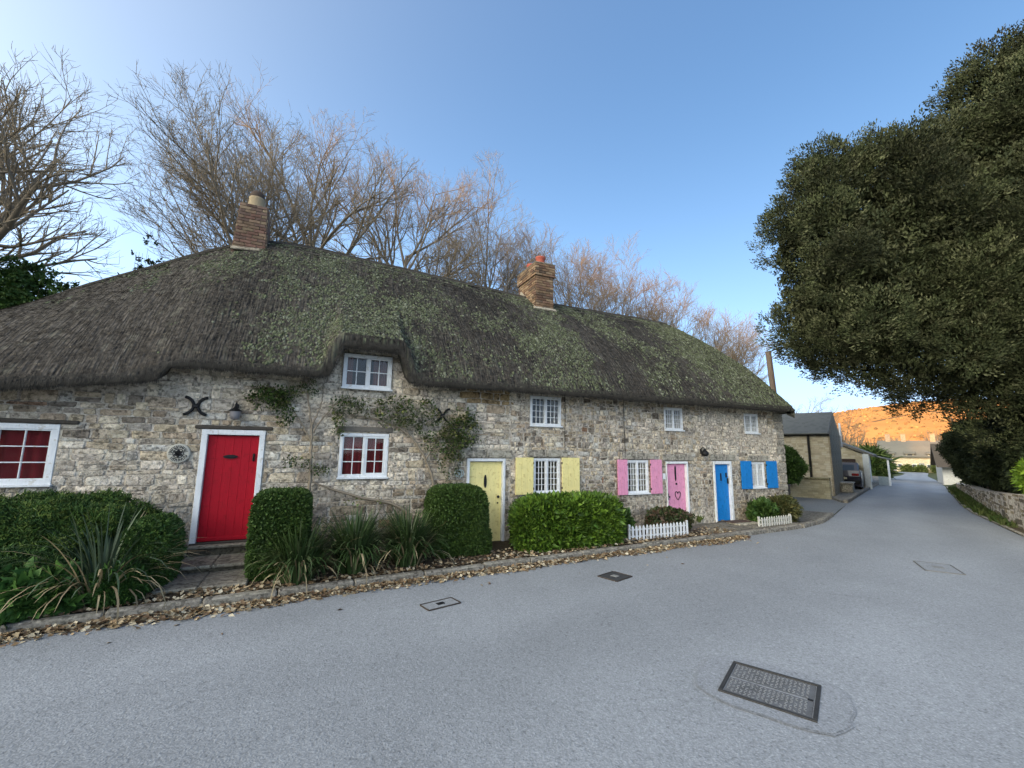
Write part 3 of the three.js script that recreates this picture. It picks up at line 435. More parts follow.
{ const [d, a, b] = makeDoor(9, M.pink, 'pink plank door with a heart knocker', { planks: 5, ft: 0.06, fl: 0.02 });
  const hs = new THREE.Shape(); hs.moveTo(0, -0.11); hs.bezierCurveTo(-0.12, 0.0, -0.10, 0.10, -0.05, 0.10); hs.bezierCurveTo(-0.015, 0.10, 0, 0.07, 0, 0.05); hs.bezierCurveTo(0, 0.07, 0.015, 0.10, 0.05, 0.10); hs.bezierCurveTo(0.10, 0.10, 0.12, 0.0, 0, -0.11);
  const hp = hs.getPoints(10).map((p) => V(p.x + 0.03, p.y + 0.75, -0.008)); part('heart_knocker', tubePath(hp, 0.009, 6), M.iron, d);
  part('oval_window', [cbox(0.05, 0.32, 0.015, -0.02, 1.32, -0.013, 0.01), ell(0.025, 0.2, 0.01, -0.02, 1.32, -0.014)], M.black, d); part('knocker_plate', cbox(0.05, 0.05, 0.014, 0.0, 1.05, -0.012, 0.004), M.iron, d); part('handle', [cbox(0.035, 0.17, 0.02, a + 0.06, 0.73, -0.01, 0.005), new THREE.SphereGeometry(0.022, 10, 8).translate(a + 0.07, 0.73, 0.02)], M.iron, d); }
{ const [d, a, b] = makeDoor(10, M.blue, 'bright blue plank door with black fittings', { planks: 5, ft: 0.085, fl: 0.06 });
  part('letter_box', cbox(0.05, 0.21, 0.016, -0.02, 1.19, -0.012, 0.006), M.black, d); part('handle', [cbox(0.05, 0.13, 0.02, b - 0.08, 1.24, -0.01, 0.005), cbox(0.05, 0.15, 0.03, b - 0.03, 1.08, -0.005, 0.008)], M.black, d); }
// chimneys ---------------------------------------------------------------
const brickT = colorTex(256, 256, (u, v) => { const a = fbm(u * 8, v * 8, 3, 4, 8), s = noise(u * 90, v * 90, 2, 90); const k = 0.6 + 0.6 * a + 0.35 * (s - 0.5); return [k, k * 0.97, k * 0.93]; }, 2, 2);
const brickM = mat([1, 1, 1], { map: brickT, vertexColors: true, roughness: 0.95 });
function brickStack(w, d, y0, y1, taper, tones, seed) {    // courses of bricks round a core
  const r = RNG(seed), out = [], hB = 0.075; let k = 0;
  for (let y = y0; y < y1 - 0.03; y += hB, k++) {
    const s = 1 - taper * (y - y0) / (y1 - y0), W = w * s, Dp = d * s;
    for (const [len, other, face] of [[W, Dp, 0], [W, Dp, 2], [Dp, W, 1], [Dp, W, 3]]) {
      let p = -len / 2 + (k % 2 ? 0.11 : 0); if (k % 2) { }
      for (let q = -len / 2; q < len / 2 - 0.01;) { const l = Math.min((k % 2 && q === -len / 2) ? 0.115 : 0.225, len / 2 - q); const g = cbox(l - 0.012, hB - 0.012, 0.03, q + l / 2, y + hB / 2, other / 2 + 0.002 * r(), 0.004); g.rotateY(face * Math.PI / 2); const t = tones[Math.floor(r() * tones.length)], kk = 0.75 + 0.5 * r(), c = new Float32Array(g.attributes.position.count * 3); for (let z = 0; z < c.length; z += 3) { c[z] = t[0] * kk; c[z + 1] = t[1] * kk; c[z + 2] = t[2] * kk; } g.setAttribute('color', new THREE.BufferAttribute(c, 3)); out.push(g); q += l; }
    }
  }
  return merge(out);
}
{
  const c = new THREE.Group(); c.name = 'chimney'; c.userData.label = 'tapered old brick chimney with one pale pot'; cottage.add(c); c.position.set(-1.62, 6.35, -2.55);
  const core = new THREE.CylinderGeometry(0.39, 0.47, 1.12, 4, 1); core.rotateY(Math.PI / 4); core.scale(0.98, 1.2, 0.98); core.translate(0, 0.40, 0); part('mortar', boxUV(core), plainStone(0.36, 0.31, 0.24), c);
  part('bricks', brickStack(0.66, 0.66, -0.24, 1.08, 0.18, [[0.17, 0.10, 0.08], [0.20, 0.14, 0.10], [0.14, 0.095, 0.08], [0.25, 0.19, 0.13]], 3), brickM, c).userData.kind = 'stuff';
  const p = lathe([[0, 1.06], [0.2, 1.06], [0.19, 1.12], [0.175, 1.2], [0.16, 1.36], [0.17, 1.4], [0.13, 1.4], [0.12, 1.2]], 18); part('chimney_pot', p, mat([0.30, 0.235, 0.15]), c); part('pot_cap', lathe([[0, 1.58], [0.1, 1.57], [0.145, 1.52], [0.155, 1.40], [0.12, 1.39]], 16), mat([0.07, 0.05, 0.04]), c);
  part('flashing', [cbox(0.74, 0.035, 0.12, 0.02, -0.01, 0.37, 0.012, 0, 0.08, 0.85), cbox(0.1, 0.035, 0.5, 0.36, 0.25, 0.1, 0.012, 0, 0, 0.7)], plainStone(0.34, 0.31, 0.26), c);
}
{
  const c = new THREE.Group(); c.name = 'chimney'; c.userData.label = 'square brick chimney with two red pots'; cottage.add(c); c.position.set(5.88, 5.9, -2.6);
  part('mortar', cbox(0.56, 1.52, 1.12, 0, 0.74, 0, 0.01), plainStone(0.38, 0.32, 0.25), c);
  const tones = [[0.22, 0.14, 0.09], [0.26, 0.18, 0.115], [0.18, 0.11, 0.08], [0.31, 0.225, 0.15], [0.14, 0.10, 0.075]];
  part('bricks', brickStack(0.58, 1.14, 0, 1.12, 0, tones, 4), brickM, c).userData.kind = 'stuff'; part('cap_bricks', brickStack(0.66, 1.22, 1.12, 1.5, 0, tones, 5), brickM, c).userData.kind = 'stuff';
  part('cap', cbox(0.68, 0.05, 1.24, 0, 1.52, 0, 0.015), plainStone(0.3, 0.26, 0.2), c);
  for (const z of [-0.3, 0.3]) part('chimney_pot', lathe([[0, 1.5], [0.15, 1.5], [0.14, 1.55], [0.125, 1.74], [0.15, 1.77], [0.15, 1.83], [0.1, 1.83], [0.09, 1.55]], 16).translate(0, 0, z), mat([0.36, 0.09, 0.06]), c);
  part('flashing', [cbox(0.74, 0.05, 0.12, 0, 0.12, 0.6, 0.012, 0, 0, 0.8), cbox(0.06, 0.1, 1.3, -0.31, 0.45, 0.1, 0.01, 0, 0, 0.72)], plainStone(0.48, 0.44, 0.37), c);
}
// fittings on the wall: separate things
function tiePlate(x, y, s, label) { const L = [], R = []; for (let k = 0; k <= 12; k++) { const a = lerp(-1.35, 1.35, k / 12); L.push(V(-0.19 + 0.16 * Math.cos(a), 0.14 * Math.sin(a) * 1.05, 0.045)); R.push(V(0.19 - 0.16 * Math.cos(a), 0.14 * Math.sin(a) * 1.05, 0.045)); }
  const t = thing('wall_tie_plate', label, 'wall tie', [x, y, 0], 0, 'iron tie plates on the front wall'); for (const q of [L, R]) { const g = tubePath(q, 0.024, 6); g.scale(s, s, 1); part('curved_bar', g, M.iron, t); } part('bolt', [cbox(0.09 * s, 0.06 * s, 0.09, 0, 0, 0.03, 0.01)], M.iron, t); }
tiePlate(-1.78, 2.60, 1.0, 'black iron tie plate of two curved bars beside the wall lantern'); tiePlate(2.37, 2.63, 0.95, 'black iron tie plate of two curved bars above the leafy climber');
{ const t = thing('wall_lantern', 'dark lantern on the wall above the red door', 'lantern', [-1.21, 2.5, 0.02]);
  part('bracket', [cbox(0.06, 0.09, 0.03, 0, 0.12, 0.01, 0.006), tubePath([V(0, 0.14, 0.01), V(0, 0.2, 0.06), V(0, 0.17, 0.1), V(0, 0.1, 0.1)], 0.01, 6)], M.iron, t); part('cap', lathe([[0.0, 0.13], [0.02, 0.12], [0.035, 0.085], [0.10, 0.045], [0.10, 0.035], [0.0, 0.035]], 12).translate(0, 0, 0.1), M.iron, t); part('lamp_glass', lathe([[0.085, 0.035], [0.08, -0.04], [0.055, -0.1], [0, -0.11]], 12).translate(0, 0, 0.1), mat([0.22, 0.21, 0.22], { roughness: 0.25 }), t); }
{ const t = thing('wall_lantern', 'small dark bracket lamp between the pink and blue doors', 'lantern', [9.58, 1.9, 0.02]); part('bracket', [cbox(0.05, 0.14, 0.03, 0, 0.08, 0.01, 0.006), tubePath([V(0, 0.12, 0.01), V(0, 0.2, 0.08), V(0, 0.14, 0.14)], 0.012, 6)], M.iron, t); part('lamp_shade', lathe([[0.02, 0.14], [0.05, 0.1], [0.10, 0.04], [0.09, -0.02], [0.05, -0.05], [0, -0.05]], 12).translate(0, 0, 0.14), M.iron, t); }
{ const t = thing('round_plaque', 'round cream plaque with dark lettering left of the red door', 'plaque', [-1.93, 1.83, 0.042]);
  part('disc', lathe([[0, 0.02], [0.13, 0.02], [0.15, 0.012], [0.155, 0], [0.155, -0.02]], 40).rotateX(Math.PI / 2), mat([0.46, 0.44, 0.38]), t); const g = [], r = RNG(7);
  for (let k = 0; k < 16; k++) { if (k === 4 || k === 11) continue; const a = -k / 16 * Math.PI * 2, q = [cbox(0.009, 0.044, 0.006, -0.012, 0, 0, 0.001), cbox(0.009, 0.044, 0.006, 0.012, 0, 0, 0.001), cbox(0.03, 0.009, 0.006, 0, [-0.018, 0, 0.018][k % 3], 0, 0.001)].slice(0, 2 + (k % 2)); for (const b of q) { b.translate(0, 0.105, 0.023); b.rotateZ(a); g.push(b); } }
  part('lettering', g, M.black, t); const f = [new THREE.TorusGeometry(0.07, 0.006, 6, 32).translate(0, 0, 0.022)]; for (let k = 0; k < 6; k++) f.push(ell(0.022, 0.03, 0.012, 0, 0.032, 0.02).rotateZ(k * Math.PI / 3)); part('emblem', f, M.iron, t); }
{ const t = thing('scroll_hanger', 'small pale metal scroll ornament left of the yellow door', 'ornament', [2.75, 1.46, 0.04]); const q = []; for (let s = 0; s < 2; s++) { const pp = []; for (let k = 0; k < 30; k++) { const a = k * 0.36, rr = 0.015 + 0.0028 * k; pp.push(V((s ? -1 : 1) * Math.cos(a) * rr + (s ? -0.03 : 0.04), Math.sin(a) * rr, 0.02 + s * 0.02)); } q.push(tubePath(pp, 0.008, 5)); } part('scroll', q, mat([0.42, 0.52, 0.52], { roughness: 0.5 }), t); part('hook', tubePath([V(0, 0.1, 0.02), V(0, 0.13, 0.0), V(0, 0.14, -0.04)], 0.008, 5), M.iron, t); }
single('door_number_plate', [cbox(0.1, 0.15, 0.015, 0, 0, 0, 0.004), cbox(0.07, 0.012, 0.004, 0, 0.02, 0.01, 0.001)], M.white, 'small white sign between pink shutter and pink door', 'sign', [8.23, 1.33, 0.04]);
{ const pp = []; for (let y = 1.1; y <= 3.3; y += 0.1) pp.push(V(5.28 + 0.006 * Math.sin(y * 5), y + 0.9 > 3.3 ? y : y, 0.045)); single('wall_cable', tubePath(pp.slice(8), 0.008, 5), M.black, 'thin dark cable running up the wall beside yellow shutter', 'cable'); }
{ const pp = []; for (let y = 1.8; y <= 3.35; y += 0.1) pp.push(V(7.0 + 0.008 * Math.sin(y * 4), y, 0.04)); single('wall_cable', tubePath(pp, 0.008, 5), M.black, 'thin dark cable running up the wall above pink shutters', 'cable'); }
// steps
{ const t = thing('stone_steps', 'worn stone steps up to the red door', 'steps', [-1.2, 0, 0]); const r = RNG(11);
  const st = (x0, x1, y, z0, z1, h = 0.05) => part('step', cbox(x1 - x0, h, z1 - z0, (x0 + x1) / 2, y - h / 2, (z0 + z1) / 2, 0.015, 0.01 * (r() - 0.5)), stepM, t);
  st(-0.47, 0.47, 0.398, 0.02, 0.17, 0.05); st(-0.46, 0.0, 0.245, 0.13, 0.82); st(0.005, 0.5, 0.247, 0.13, 0.82); st(-0.5, -0.02, 0.145, 0.74, 1.55); st(-0.015, 0.54, 0.147, 0.74, 1.55);
  part('riser', [cbox(0.9, 0.36, 0.1, 0, 0.18, 0.07, 0.01), cbox(0.9, 0.2, 0.62, 0.01, 0.095, 0.44, 0.01), cbox(0.98, 0.12, 0.72, 0.01, 0.035, 1.12, 0.01)], plainStone(0.13, 0.12, 0.095), t); }  // risers darker than the treads: mostly step shade painted into the stone colour
single('door_step', [cbox(0.95, 0.05, 0.42, 0, 0.02, 0, 0.015), cbox(0.5, 0.04, 0.3, 0.62, 0.01, 0.1, 0.012)], paleStepM, 'pale flat stone step outside the blue door', 'step', [10.65, 0.085, 0.42]);
single('door_mat', cbox(0.7, 0.015, 0.32, 0, 0.0075, 0, 0.005), mat([0.09, 0.06, 0.05], { roughness: 1 }), 'dark brown mat on the step at the blue door', 'mat', [10.5, 0.131, 0.3]);

// ---------------------------------------------------------------- foliage
function leafClump(n, len, wid, rad, seed, up = 0.5) {    // n pointed, folded leaves round a twig end that points to +y
  const r = RNG(seed), pos = [], idx = [];
  for (let i = 0; i < n; i++) {
    const d = V(r() - 0.5, (r() - 0.5) + up * 0.6, r() - 0.5).normalize(), o = V(r() - 0.5, r() - 0.5, r() - 0.5).multiplyScalar(rad * 1.6);
    let s = d.clone().cross(V(r() - 0.5, r() - 0.5, r() - 0.5)).normalize(); const n2 = s.clone().cross(d), l = len * (0.7 + 0.6 * r()), w = wid * (0.7 + 0.6 * r()), b = pos.length / 3;
    const P = (a, c, e) => { const q = o.clone().addScaledVector(d, a).addScaledVector(s, c).addScaledVector(n2, e); pos.push(q.x, q.y, q.z); };
    P(0, 0, 0); P(l * 0.45, w / 2, w * 0.18); P(l, 0, -l * 0.12); P(l * 0.45, -w / 2, w * 0.18); idx.push(b, b + 1, b + 2, b, b + 2, b + 3);
  }
  return geoOf(pos, idx);
}
const leafM = (rough = 0.6) => mat([1, 1, 1], { roughness: rough });
const LM = leafM(0.55), LMdull = leafM(0.75);
function scatter(name, geo, m, items, parent) {           // items: {p, n, s, c}
  const im = new THREE.InstancedMesh(geo, m, items.length), q = new THREE.Quaternion(), q2 = new THREE.Quaternion(), m4 = new THREE.Matrix4(), Y = V(0, 1, 0), r = RNG(items.length + 3), c = new THREE.Color();
  items.forEach((it, i) => { q.setFromUnitVectors(Y, it.n); q2.setFromAxisAngle(Y, r() * 6.283); q.multiply(q2); m4.compose(it.p, q, V(it.s, it.s, it.s)); im.setMatrixAt(i, m4); im.setColorAt(i, c.setRGB(...it.c)); });
  im.name = name; im.userData.kind = 'stuff'; shade(im); parent.add(im); return im;
}
const tone = (pal, r, v = 0.35) => { const c = pal[Math.floor(r() * pal.length)], k = 1 - v / 2 + v * r(); return [c[0] * k, c[1] * k, c[2] * k]; };
// a clipped or loose shrub: superellipsoid body, leaves on and just under its skin, dark twiggy inside
function shrub(name, label, category, pos, half, o) {
  const t = thing(name, label, category, pos, o.turn ?? 0, o.group), r = RNG(o.seed ?? 1), e = o.e ?? 3, items = [], [a, h, b] = half;
  const sdir = () => { let v; do v = V(r() * 2 - 1, r() * 2 - 1, r() * 2 - 1); while (v.lengthSq() > 1 || v.lengthSq() < 0.05); return v.normalize(); };
  const R = (d) => { const k = Math.pow(Math.abs(d.x) ** e + Math.abs(d.y) ** e + Math.abs(d.z) ** e, -1 / e); return k * (1 + (o.lump ?? 0.06) * 2 * (fbm(d.x * 2.2 + 9, d.y * 2.2 + d.z * 1.3, d.z * 2.2 + (o.seed ?? 1), 3) - 0.5)); };
  for (let i = 0; i < o.count; i++) {
    const d = sdir(); if (d.y < -0.75 && !o.bottom) { i--; continue; }
    const k = R(d) * (1 - (o.deep ?? 0.1) * Math.pow(r(), 2)), p = V(d.x * k * a, h + d.y * k * h, d.z * k * b), n = V(d.x / a, d.y / h, d.z / b).normalize();
    n.add(V(r() - 0.5, r() - 0.5 + (o.up ?? 0.2), r() - 0.5).multiplyScalar(0.9)).normalize();
    items.push({ p, n, s: 0.7 + 0.6 * r(), c: tone(o.pal, r, o.vary ?? 0.5) });
  }
  scatter('foliage', o.clump, o.m ?? LM, items, t);
  const inner = []; for (let i = 0, n = Math.round(o.count * (o.fill ?? 0.55)); i < n; i++) { const d = sdir(), k = R(d) * lerp(0.35, 0.9, Math.cbrt(r())); inner.push({ p: V(d.x * k * a, Math.max(0.02, h + d.y * k * h), d.z * k * b), n: sdir(), s: 1.3 + 0.9 * r(), c: tone(o.pal, r, o.vary ?? 0.5) }); }
  scatter('inner_foliage', o.clump, o.m ?? LM, inner, t);
  const tw = []; for (let i = 0; i < 40; i++) { const d = sdir(); if (d.y < -0.2) d.y *= -1; const k = R(d) * 0.93; tw.push(tubePath([V((r() - 0.5) * a * 0.4, h * 0.15, (r() - 0.5) * b * 0.4), V(d.x * k * a * 0.5, h * 0.7 + d.y * k * h * 0.5, d.z * k * b * 0.5), V(d.x * k * a, h + d.y * k * h, d.z * k * b)], [0.012, 0.008, 0.003], 4)); } part('twigs', tw, M.bark, t);
  const st = []; for (let i = 0; i < 4; i++) { const x = (r() - 0.5) * a, z = (r() - 0.5) * b; st.push(tubePath([V(x, -0.05, z), V(x * 0.9, h * 0.5, z * 0.9)], [0.02, 0.012], 5)); } part('stem', st, M.bark, t);
  return t;
}
const boxLeaf = leafClump(16, 0.034, 0.02, 0.03, 4), bigLeaf = leafClump(12, 0.085, 0.045, 0.05, 5), tinyLeaf = leafClump(18, 0.05, 0.013, 0.04, 6), frondLeaf = leafClump(14, 0.11, 0.016, 0.035, 7, 1.2);
const BOXG = [[0.042, 0.078, 0.016], [0.056, 0.10, 0.02], [0.035, 0.062, 0.014]], YEW = [[0.032, 0.068, 0.016], [0.046, 0.092, 0.02], [0.068, 0.12, 0.026]], LIME = [[0.085, 0.155, 0.018], [0.06, 0.12, 0.016], [0.12, 0.20, 0.03], [0.045, 0.085, 0.014]];
shrub('clipped_hedge', 'tall square clipped box hedge right of the red door', 'hedge', [-0.33, 0.08, 1.05], [0.36, 0.60, 0.38], { e: 7, count: 5200, clump: boxLeaf, pal: BOXG, lump: 0.03, seed: 3, deep: 0.06 });
shrub('clipped_shrub', 'rounded dark evergreen shrub left of the stone steps', 'shrub', [-1.86, 0.06, 1.05], [0.28, 0.46, 0.42], { e: 3, count: 3600, clump: boxLeaf, pal: YEW, lump: 0.09, seed: 4 });
shrub('clipped_shrub', 'tall rounded box bush left of the yellow door', 'shrub', [2.50, 0.06, 0.72], [0.50, 0.60, 0.5], { e: 4.2, count: 6000, clump: boxLeaf, pal: BOXG, lump: 0.04, seed: 5, deep: 0.06 });
shrub('clipped_shrub', 'small low round bush beside the yellow door', 'shrub', [2.92, 0.06, 0.98], [0.14, 0.24, 0.16], { e: 2.6, count: 700, clump: boxLeaf, pal: BOXG, lump: 0.08, seed: 6 });
shrub('clipped_hedge', 'bright green glossy hedge under the yellow shuttered window', 'hedge', [4.82, 0.04, 0.92], [1.14, 0.48, 0.36], { e: 5, count: 4200, clump: bigLeaf, pal: LIME, lump: 0.05, seed: 7, m: leafM(0.4), deep: 0.12 });
shrub('evergreen_shrub', 'wide dark evergreen shrub under the large red-curtained window', 'shrub', [-3.2, 0.10, 0.75], [1.2, 0.58, 0.66], { e: 2.3, count: 10500, clump: tinyLeaf, pal: [...YEW, [0.085, 0.14, 0.028], [0.12, 0.165, 0.035]], lump: 0.42, seed: 8, deep: 0.3, vary: 0.8 });
shrub('evergreen_shrub', 'low spreading dark shrub at the left edge near the kerb', 'shrub', [-3.2, 0.08, 1.5], [0.75, 0.32, 0.4], { e: 2.2, count: 4200, clump: tinyLeaf, pal: YEW, lump: 0.25, seed: 9, deep: 0.3, vary: 0.7 });
shrub('leafy_plant', 'bright green leafy plant by the kerb at far left', 'plant', [-2.72, 0.06, 1.72], [0.36, 0.19, 0.24], { e: 2.2, count: 420, clump: leafClump(8, 0.12, 0.075, 0.05, 15, 0.9), pal: [[0.07, 0.15, 0.03], [0.09, 0.18, 0.04], [0.05, 0.11, 0.025]], lump: 0.2, seed: 10, deep: 0.3 });
shrub('evergreen_shrub', 'low feathery shrub between the grassy clump and steps', 'shrub', [-2.0, 0.06, 1.62], [0.24, 0.22, 0.24], { e: 2.2, count: 1400, clump: tinyLeaf, pal: [[0.03, 0.075, 0.015], [0.045, 0.10, 0.02]], lump: 0.2, seed: 12, deep: 0.3 });
shrub('fence_shrub', 'dark shrub behind the white picket fence by hedge', 'shrub', [6.35, 0.06, 0.45], [0.3, 0.3, 0.25], { e: 2.2, count: 900, clump: bigLeaf, pal: YEW, lump: 0.25, seed: 13, deep: 0.3 });
shrub('fence_shrub', 'low rambling bush in front of the pink door', 'shrub', [7.75, 0.06, 0.62], [0.62, 0.28, 0.3], { e: 2.2, count: 800, clump: leafClump(10, 0.06, 0.035, 0.07, 25), pal: [[0.05, 0.065, 0.025], [0.09, 0.06, 0.04], [0.035, 0.05, 0.018]], lump: 0.35, seed: 14, deep: 0.5 });
shrub('fence_shrub', 'dark green shrub under the blue shuttered window', 'shrub', [11.3, 0.06, 0.45], [0.32, 0.27, 0.24], { e: 2.2, count: 1000, clump: bigLeaf, pal: YEW, lump: 0.25, seed: 16, deep: 0.35 });
shrub('fence_shrub', 'scruffy olive shrub at the far corner of the cottages', 'shrub', [12.2, 0.06, 0.42], [0.42, 0.31, 0.26], { e: 2.2, count: 1100, clump: leafClump(10, 0.07, 0.035, 0.07, 26), pal: [[0.06, 0.065, 0.02], [0.045, 0.055, 0.02], [0.09, 0.085, 0.03]], lump: 0.35, seed: 17, deep: 0.5 });
single('small_weed', leafClump(40, 0.14, 0.03, 0.06, 28, 1.5).translate(0, 0.1, 0), mat([0.09, 0.12, 0.03]), 'little yellowish weed at the wall right of the pink door', 'plant', [9.3, 0.07, 0.12]);
// strap-leaved clumps
function strapPlant(label, pos, n, len, seed, pal, dead = 0.12, name = 'strap_leaf_plant') {
  const t = thing(name, label, 'plant', pos, 0, 'strap-leaved clumps in the bed'), r = RNG(seed), P = [], I = [], C = [];
  for (let i = 0; i < n; i++) {
    const a = r() * 6.283, L = len * (0.6 + 0.6 * r()), lean = 0.10 + 0.85 * r() * (0.5 + 0.5 * r()), w = 0.006 + 0.008 * r(), d = V(Math.cos(a), 0, Math.sin(a)), s = V(-d.z, 0, d.x), o = d.clone().multiplyScalar(0.22 * r()), b = P.length / 3, K = 7, isDead = r() < dead, c = isDead ? tone([[0.30, 0.24, 0.14], [0.22, 0.17, 0.10]], r) : tone(pal, r, 0.6);
    let p = o.clone(), el = 1.5 - lean * 0.35; if (isDead) el -= 0.35;
    for (let k = 0; k <= K; k++) { const ww = w * (k < K ? 1 - 0.45 * (k / K) ** 2 : 0.05); P.push(p.x - s.x * ww, p.y, p.z - s.z * ww, p.x + s.x * ww, p.y, p.z + s.z * ww); const q = k === K || r() < 0.05 ? 1.5 : 1; C.push(c[0] * q, c[1] * q, c[2] * q, c[0] * q, c[1] * q, c[2] * q); p = p.clone().addScaledVector(d, Math.cos(el) * L / K).add(V(0, Math.sin(el) * L / K, 0)); p.y = Math.max(p.y, -0.02); el -= lean * (0.22 + 0.10 * k) * (isDead ? 1.25 : 1); }
    for (let k = 0; k < K; k++) { const q = b + 2 * k; I.push(q, q + 1, q + 2, q + 1, q + 3, q + 2); }
  }
  part('leaves', geoOf(P, I, null, C), mat([1, 1, 1], { vertexColors: true, roughness: 0.5 }), t); return t;
}
const STRAP = [[0.034, 0.062, 0.018], [0.045, 0.075, 0.024], [0.026, 0.048, 0.015], [0.07, 0.095, 0.038]];
strapPlant('strap-leaved clump in front of the square box hedge', [-0.05, 0.07, 1.50], 700, 0.80, 31, STRAP, 0.07);
strapPlant('strap-leaved clump below the lower red-curtained casement', [0.72, 0.07, 1.30], 820, 0.9, 32, STRAP, 0.07);
strapPlant('strap-leaved clump left of the rounded box bush', [1.55, 0.07, 1.22], 800, 0.86, 33, STRAP, 0.06);
strapPlant('grassy clump with withered straw leaves left of steps', [-2.18, 0.07, 1.55], 300, 1.05, 34, [[0.06, 0.085, 0.05], [0.05, 0.075, 0.04]], 0.35);
single('dry_shrub', (() => { const r = RNG(44), g = []; for (let i = 0; i < 120; i++) { const a = r() * 6.28, l = 0.3 + 0.5 * r(); g.push(tubePath([V(0.05 * Math.cos(a), 0, 0.05 * Math.sin(a)), V(0.13 * Math.cos(a) * r() * 2, l * 0.6, 0.10 * Math.sin(a)), V(0.22 * Math.cos(a + 0.5) * r() * 1.6, l, 0.14 * Math.sin(a))], [0.006, 0.004, 0.003], 3)); } return g; })(), mat([0.23, 0.18, 0.12]), 'dry brown twiggy stalks against the wall below casement', 'plant', [1.45, 0.08, 0.55]);
// climbers on the wall
function climber(label, stems, tufts, seed) {
  const t = thing('climbing_plant', label, 'climber', [stems[0][0][0], 0.05, 0.06], 0, 'climbers trained on the front wall'), r = RNG(seed), x0 = stems[0][0][0], items = [], st = [];
  stems.forEach((s, i) => { const cv = new THREE.CatmullRomCurve3(s.map(([x, y]) => V(x - x0, y, 0.02 + 0.05 * r()))), n = s.length * 6, pts = cv.getPoints(n); pts.forEach((p) => { p.x += 0.02 * (r() - 0.5); p.z += 0.012 * (r() - 0.5); }); const w = i ? 0.016 : 0.034; st.push(tubePath(pts, pts.map((_, k) => lerp(w, w * 0.4, k / n)), 6)); });
  part('stem', st, M.barkPale, t); const tw = [];
  for (const [x, y, rx, ry, n] of tufts) for (let k = 0; k < n; k++) { const a = r() * 6.283, q = Math.sqrt(r()), p = V(x - x0 + 1.3 * rx * q * Math.cos(a), y + 1.25 * ry * q * Math.sin(a), 0.03 + 0.16 * r() * (1 - q * 0.6)); items.push({ p, n: V(r() - 0.5, r() - 0.3, 0.4 + r()).normalize(), s: 0.7 + 0.6 * r(), c: tone([[0.055, 0.095, 0.022], [0.08, 0.12, 0.03], [0.04, 0.07, 0.018], [0.14, 0.15, 0.05]], r, 0.6) }); if (k % 2 === 0) tw.push(tubePath([p.clone().setZ(0.03), p.clone().add(V(0.3 * (r() - 0.5), 0.2 * (r() - 0.3), 0.02))], [0.006, 0.002], 3)); }
  scatter('foliage', leafClump(5, 0.055, 0.036, 0.055, 52), LM, items, t); part('twigs', tw, M.barkPale, t);
}
climber('leafy climber between the red door and lower casement', [[[0.02, 0.05], [0.02, 1.0], [0.0, 1.7], [-0.03, 2.2], [-0.15, 2.9]], [[0.0, 2.15], [0.12, 2.4], [0.45, 2.75], [0.8, 2.62]], [[-0.02, 2.0], [-0.25, 2.4], [-0.55, 2.75], [-0.9, 2.7]], [[-0.03, 2.3], [0.1, 2.7], [0.1, 3.05]]],
  [[-0.75, 2.74, 0.26, 0.15, 120], [-0.5, 2.85, 0.2, 0.1, 40], [-0.45, 2.45, 0.13, 0.15, 30], [-0.2, 1.65, 0.18, 0.07, 22], [0.12, 1.5, 0.14, 0.06, 18], [-0.1, 2.95, 0.18, 0.12, 24], [0.55, 2.65, 0.22, 0.16, 50], [0.42, 2.35, 0.08, 0.2, 26]], 61);
climber('dense leafy climber between lower casement and yellow door', [[[2.3, 0.3], [2.25, 1.1], [2.05, 1.7], [1.65, 2.2], [1.2, 2.42], [0.6, 2.5]], [[2.05, 1.7], [2.3, 2.1], [2.55, 2.4], [2.8, 2.3]], [[2.5, 0.9], [2.52, 1.6], [2.6, 2.1]], [[1.7, 2.15], [1.5, 2.5], [1.35, 2.75]]],
  [[2.78, 2.25, 0.3, 0.26, 150], [2.45, 2.0, 0.36, 0.26, 85], [2.55, 1.65, 0.2, 0.28, 45], [1.85, 2.55, 0.36, 0.27, 90], [1.45, 2.6, 0.36, 0.24, 60], [1.0, 2.66, 0.4, 0.2, 36], [2.15, 2.25, 0.26, 0.2, 36], [2.75, 2.55, 0.24, 0.16, 36]], 62);
climber('leafless old stem lying low along the wall', [[[2.0, 0.5], [1.5, 0.85], [0.9, 1.0], [0.3, 1.2], [0.05, 1.3]]], [[0.9, 0.95, 0.3, 0.05, 4]], 63);
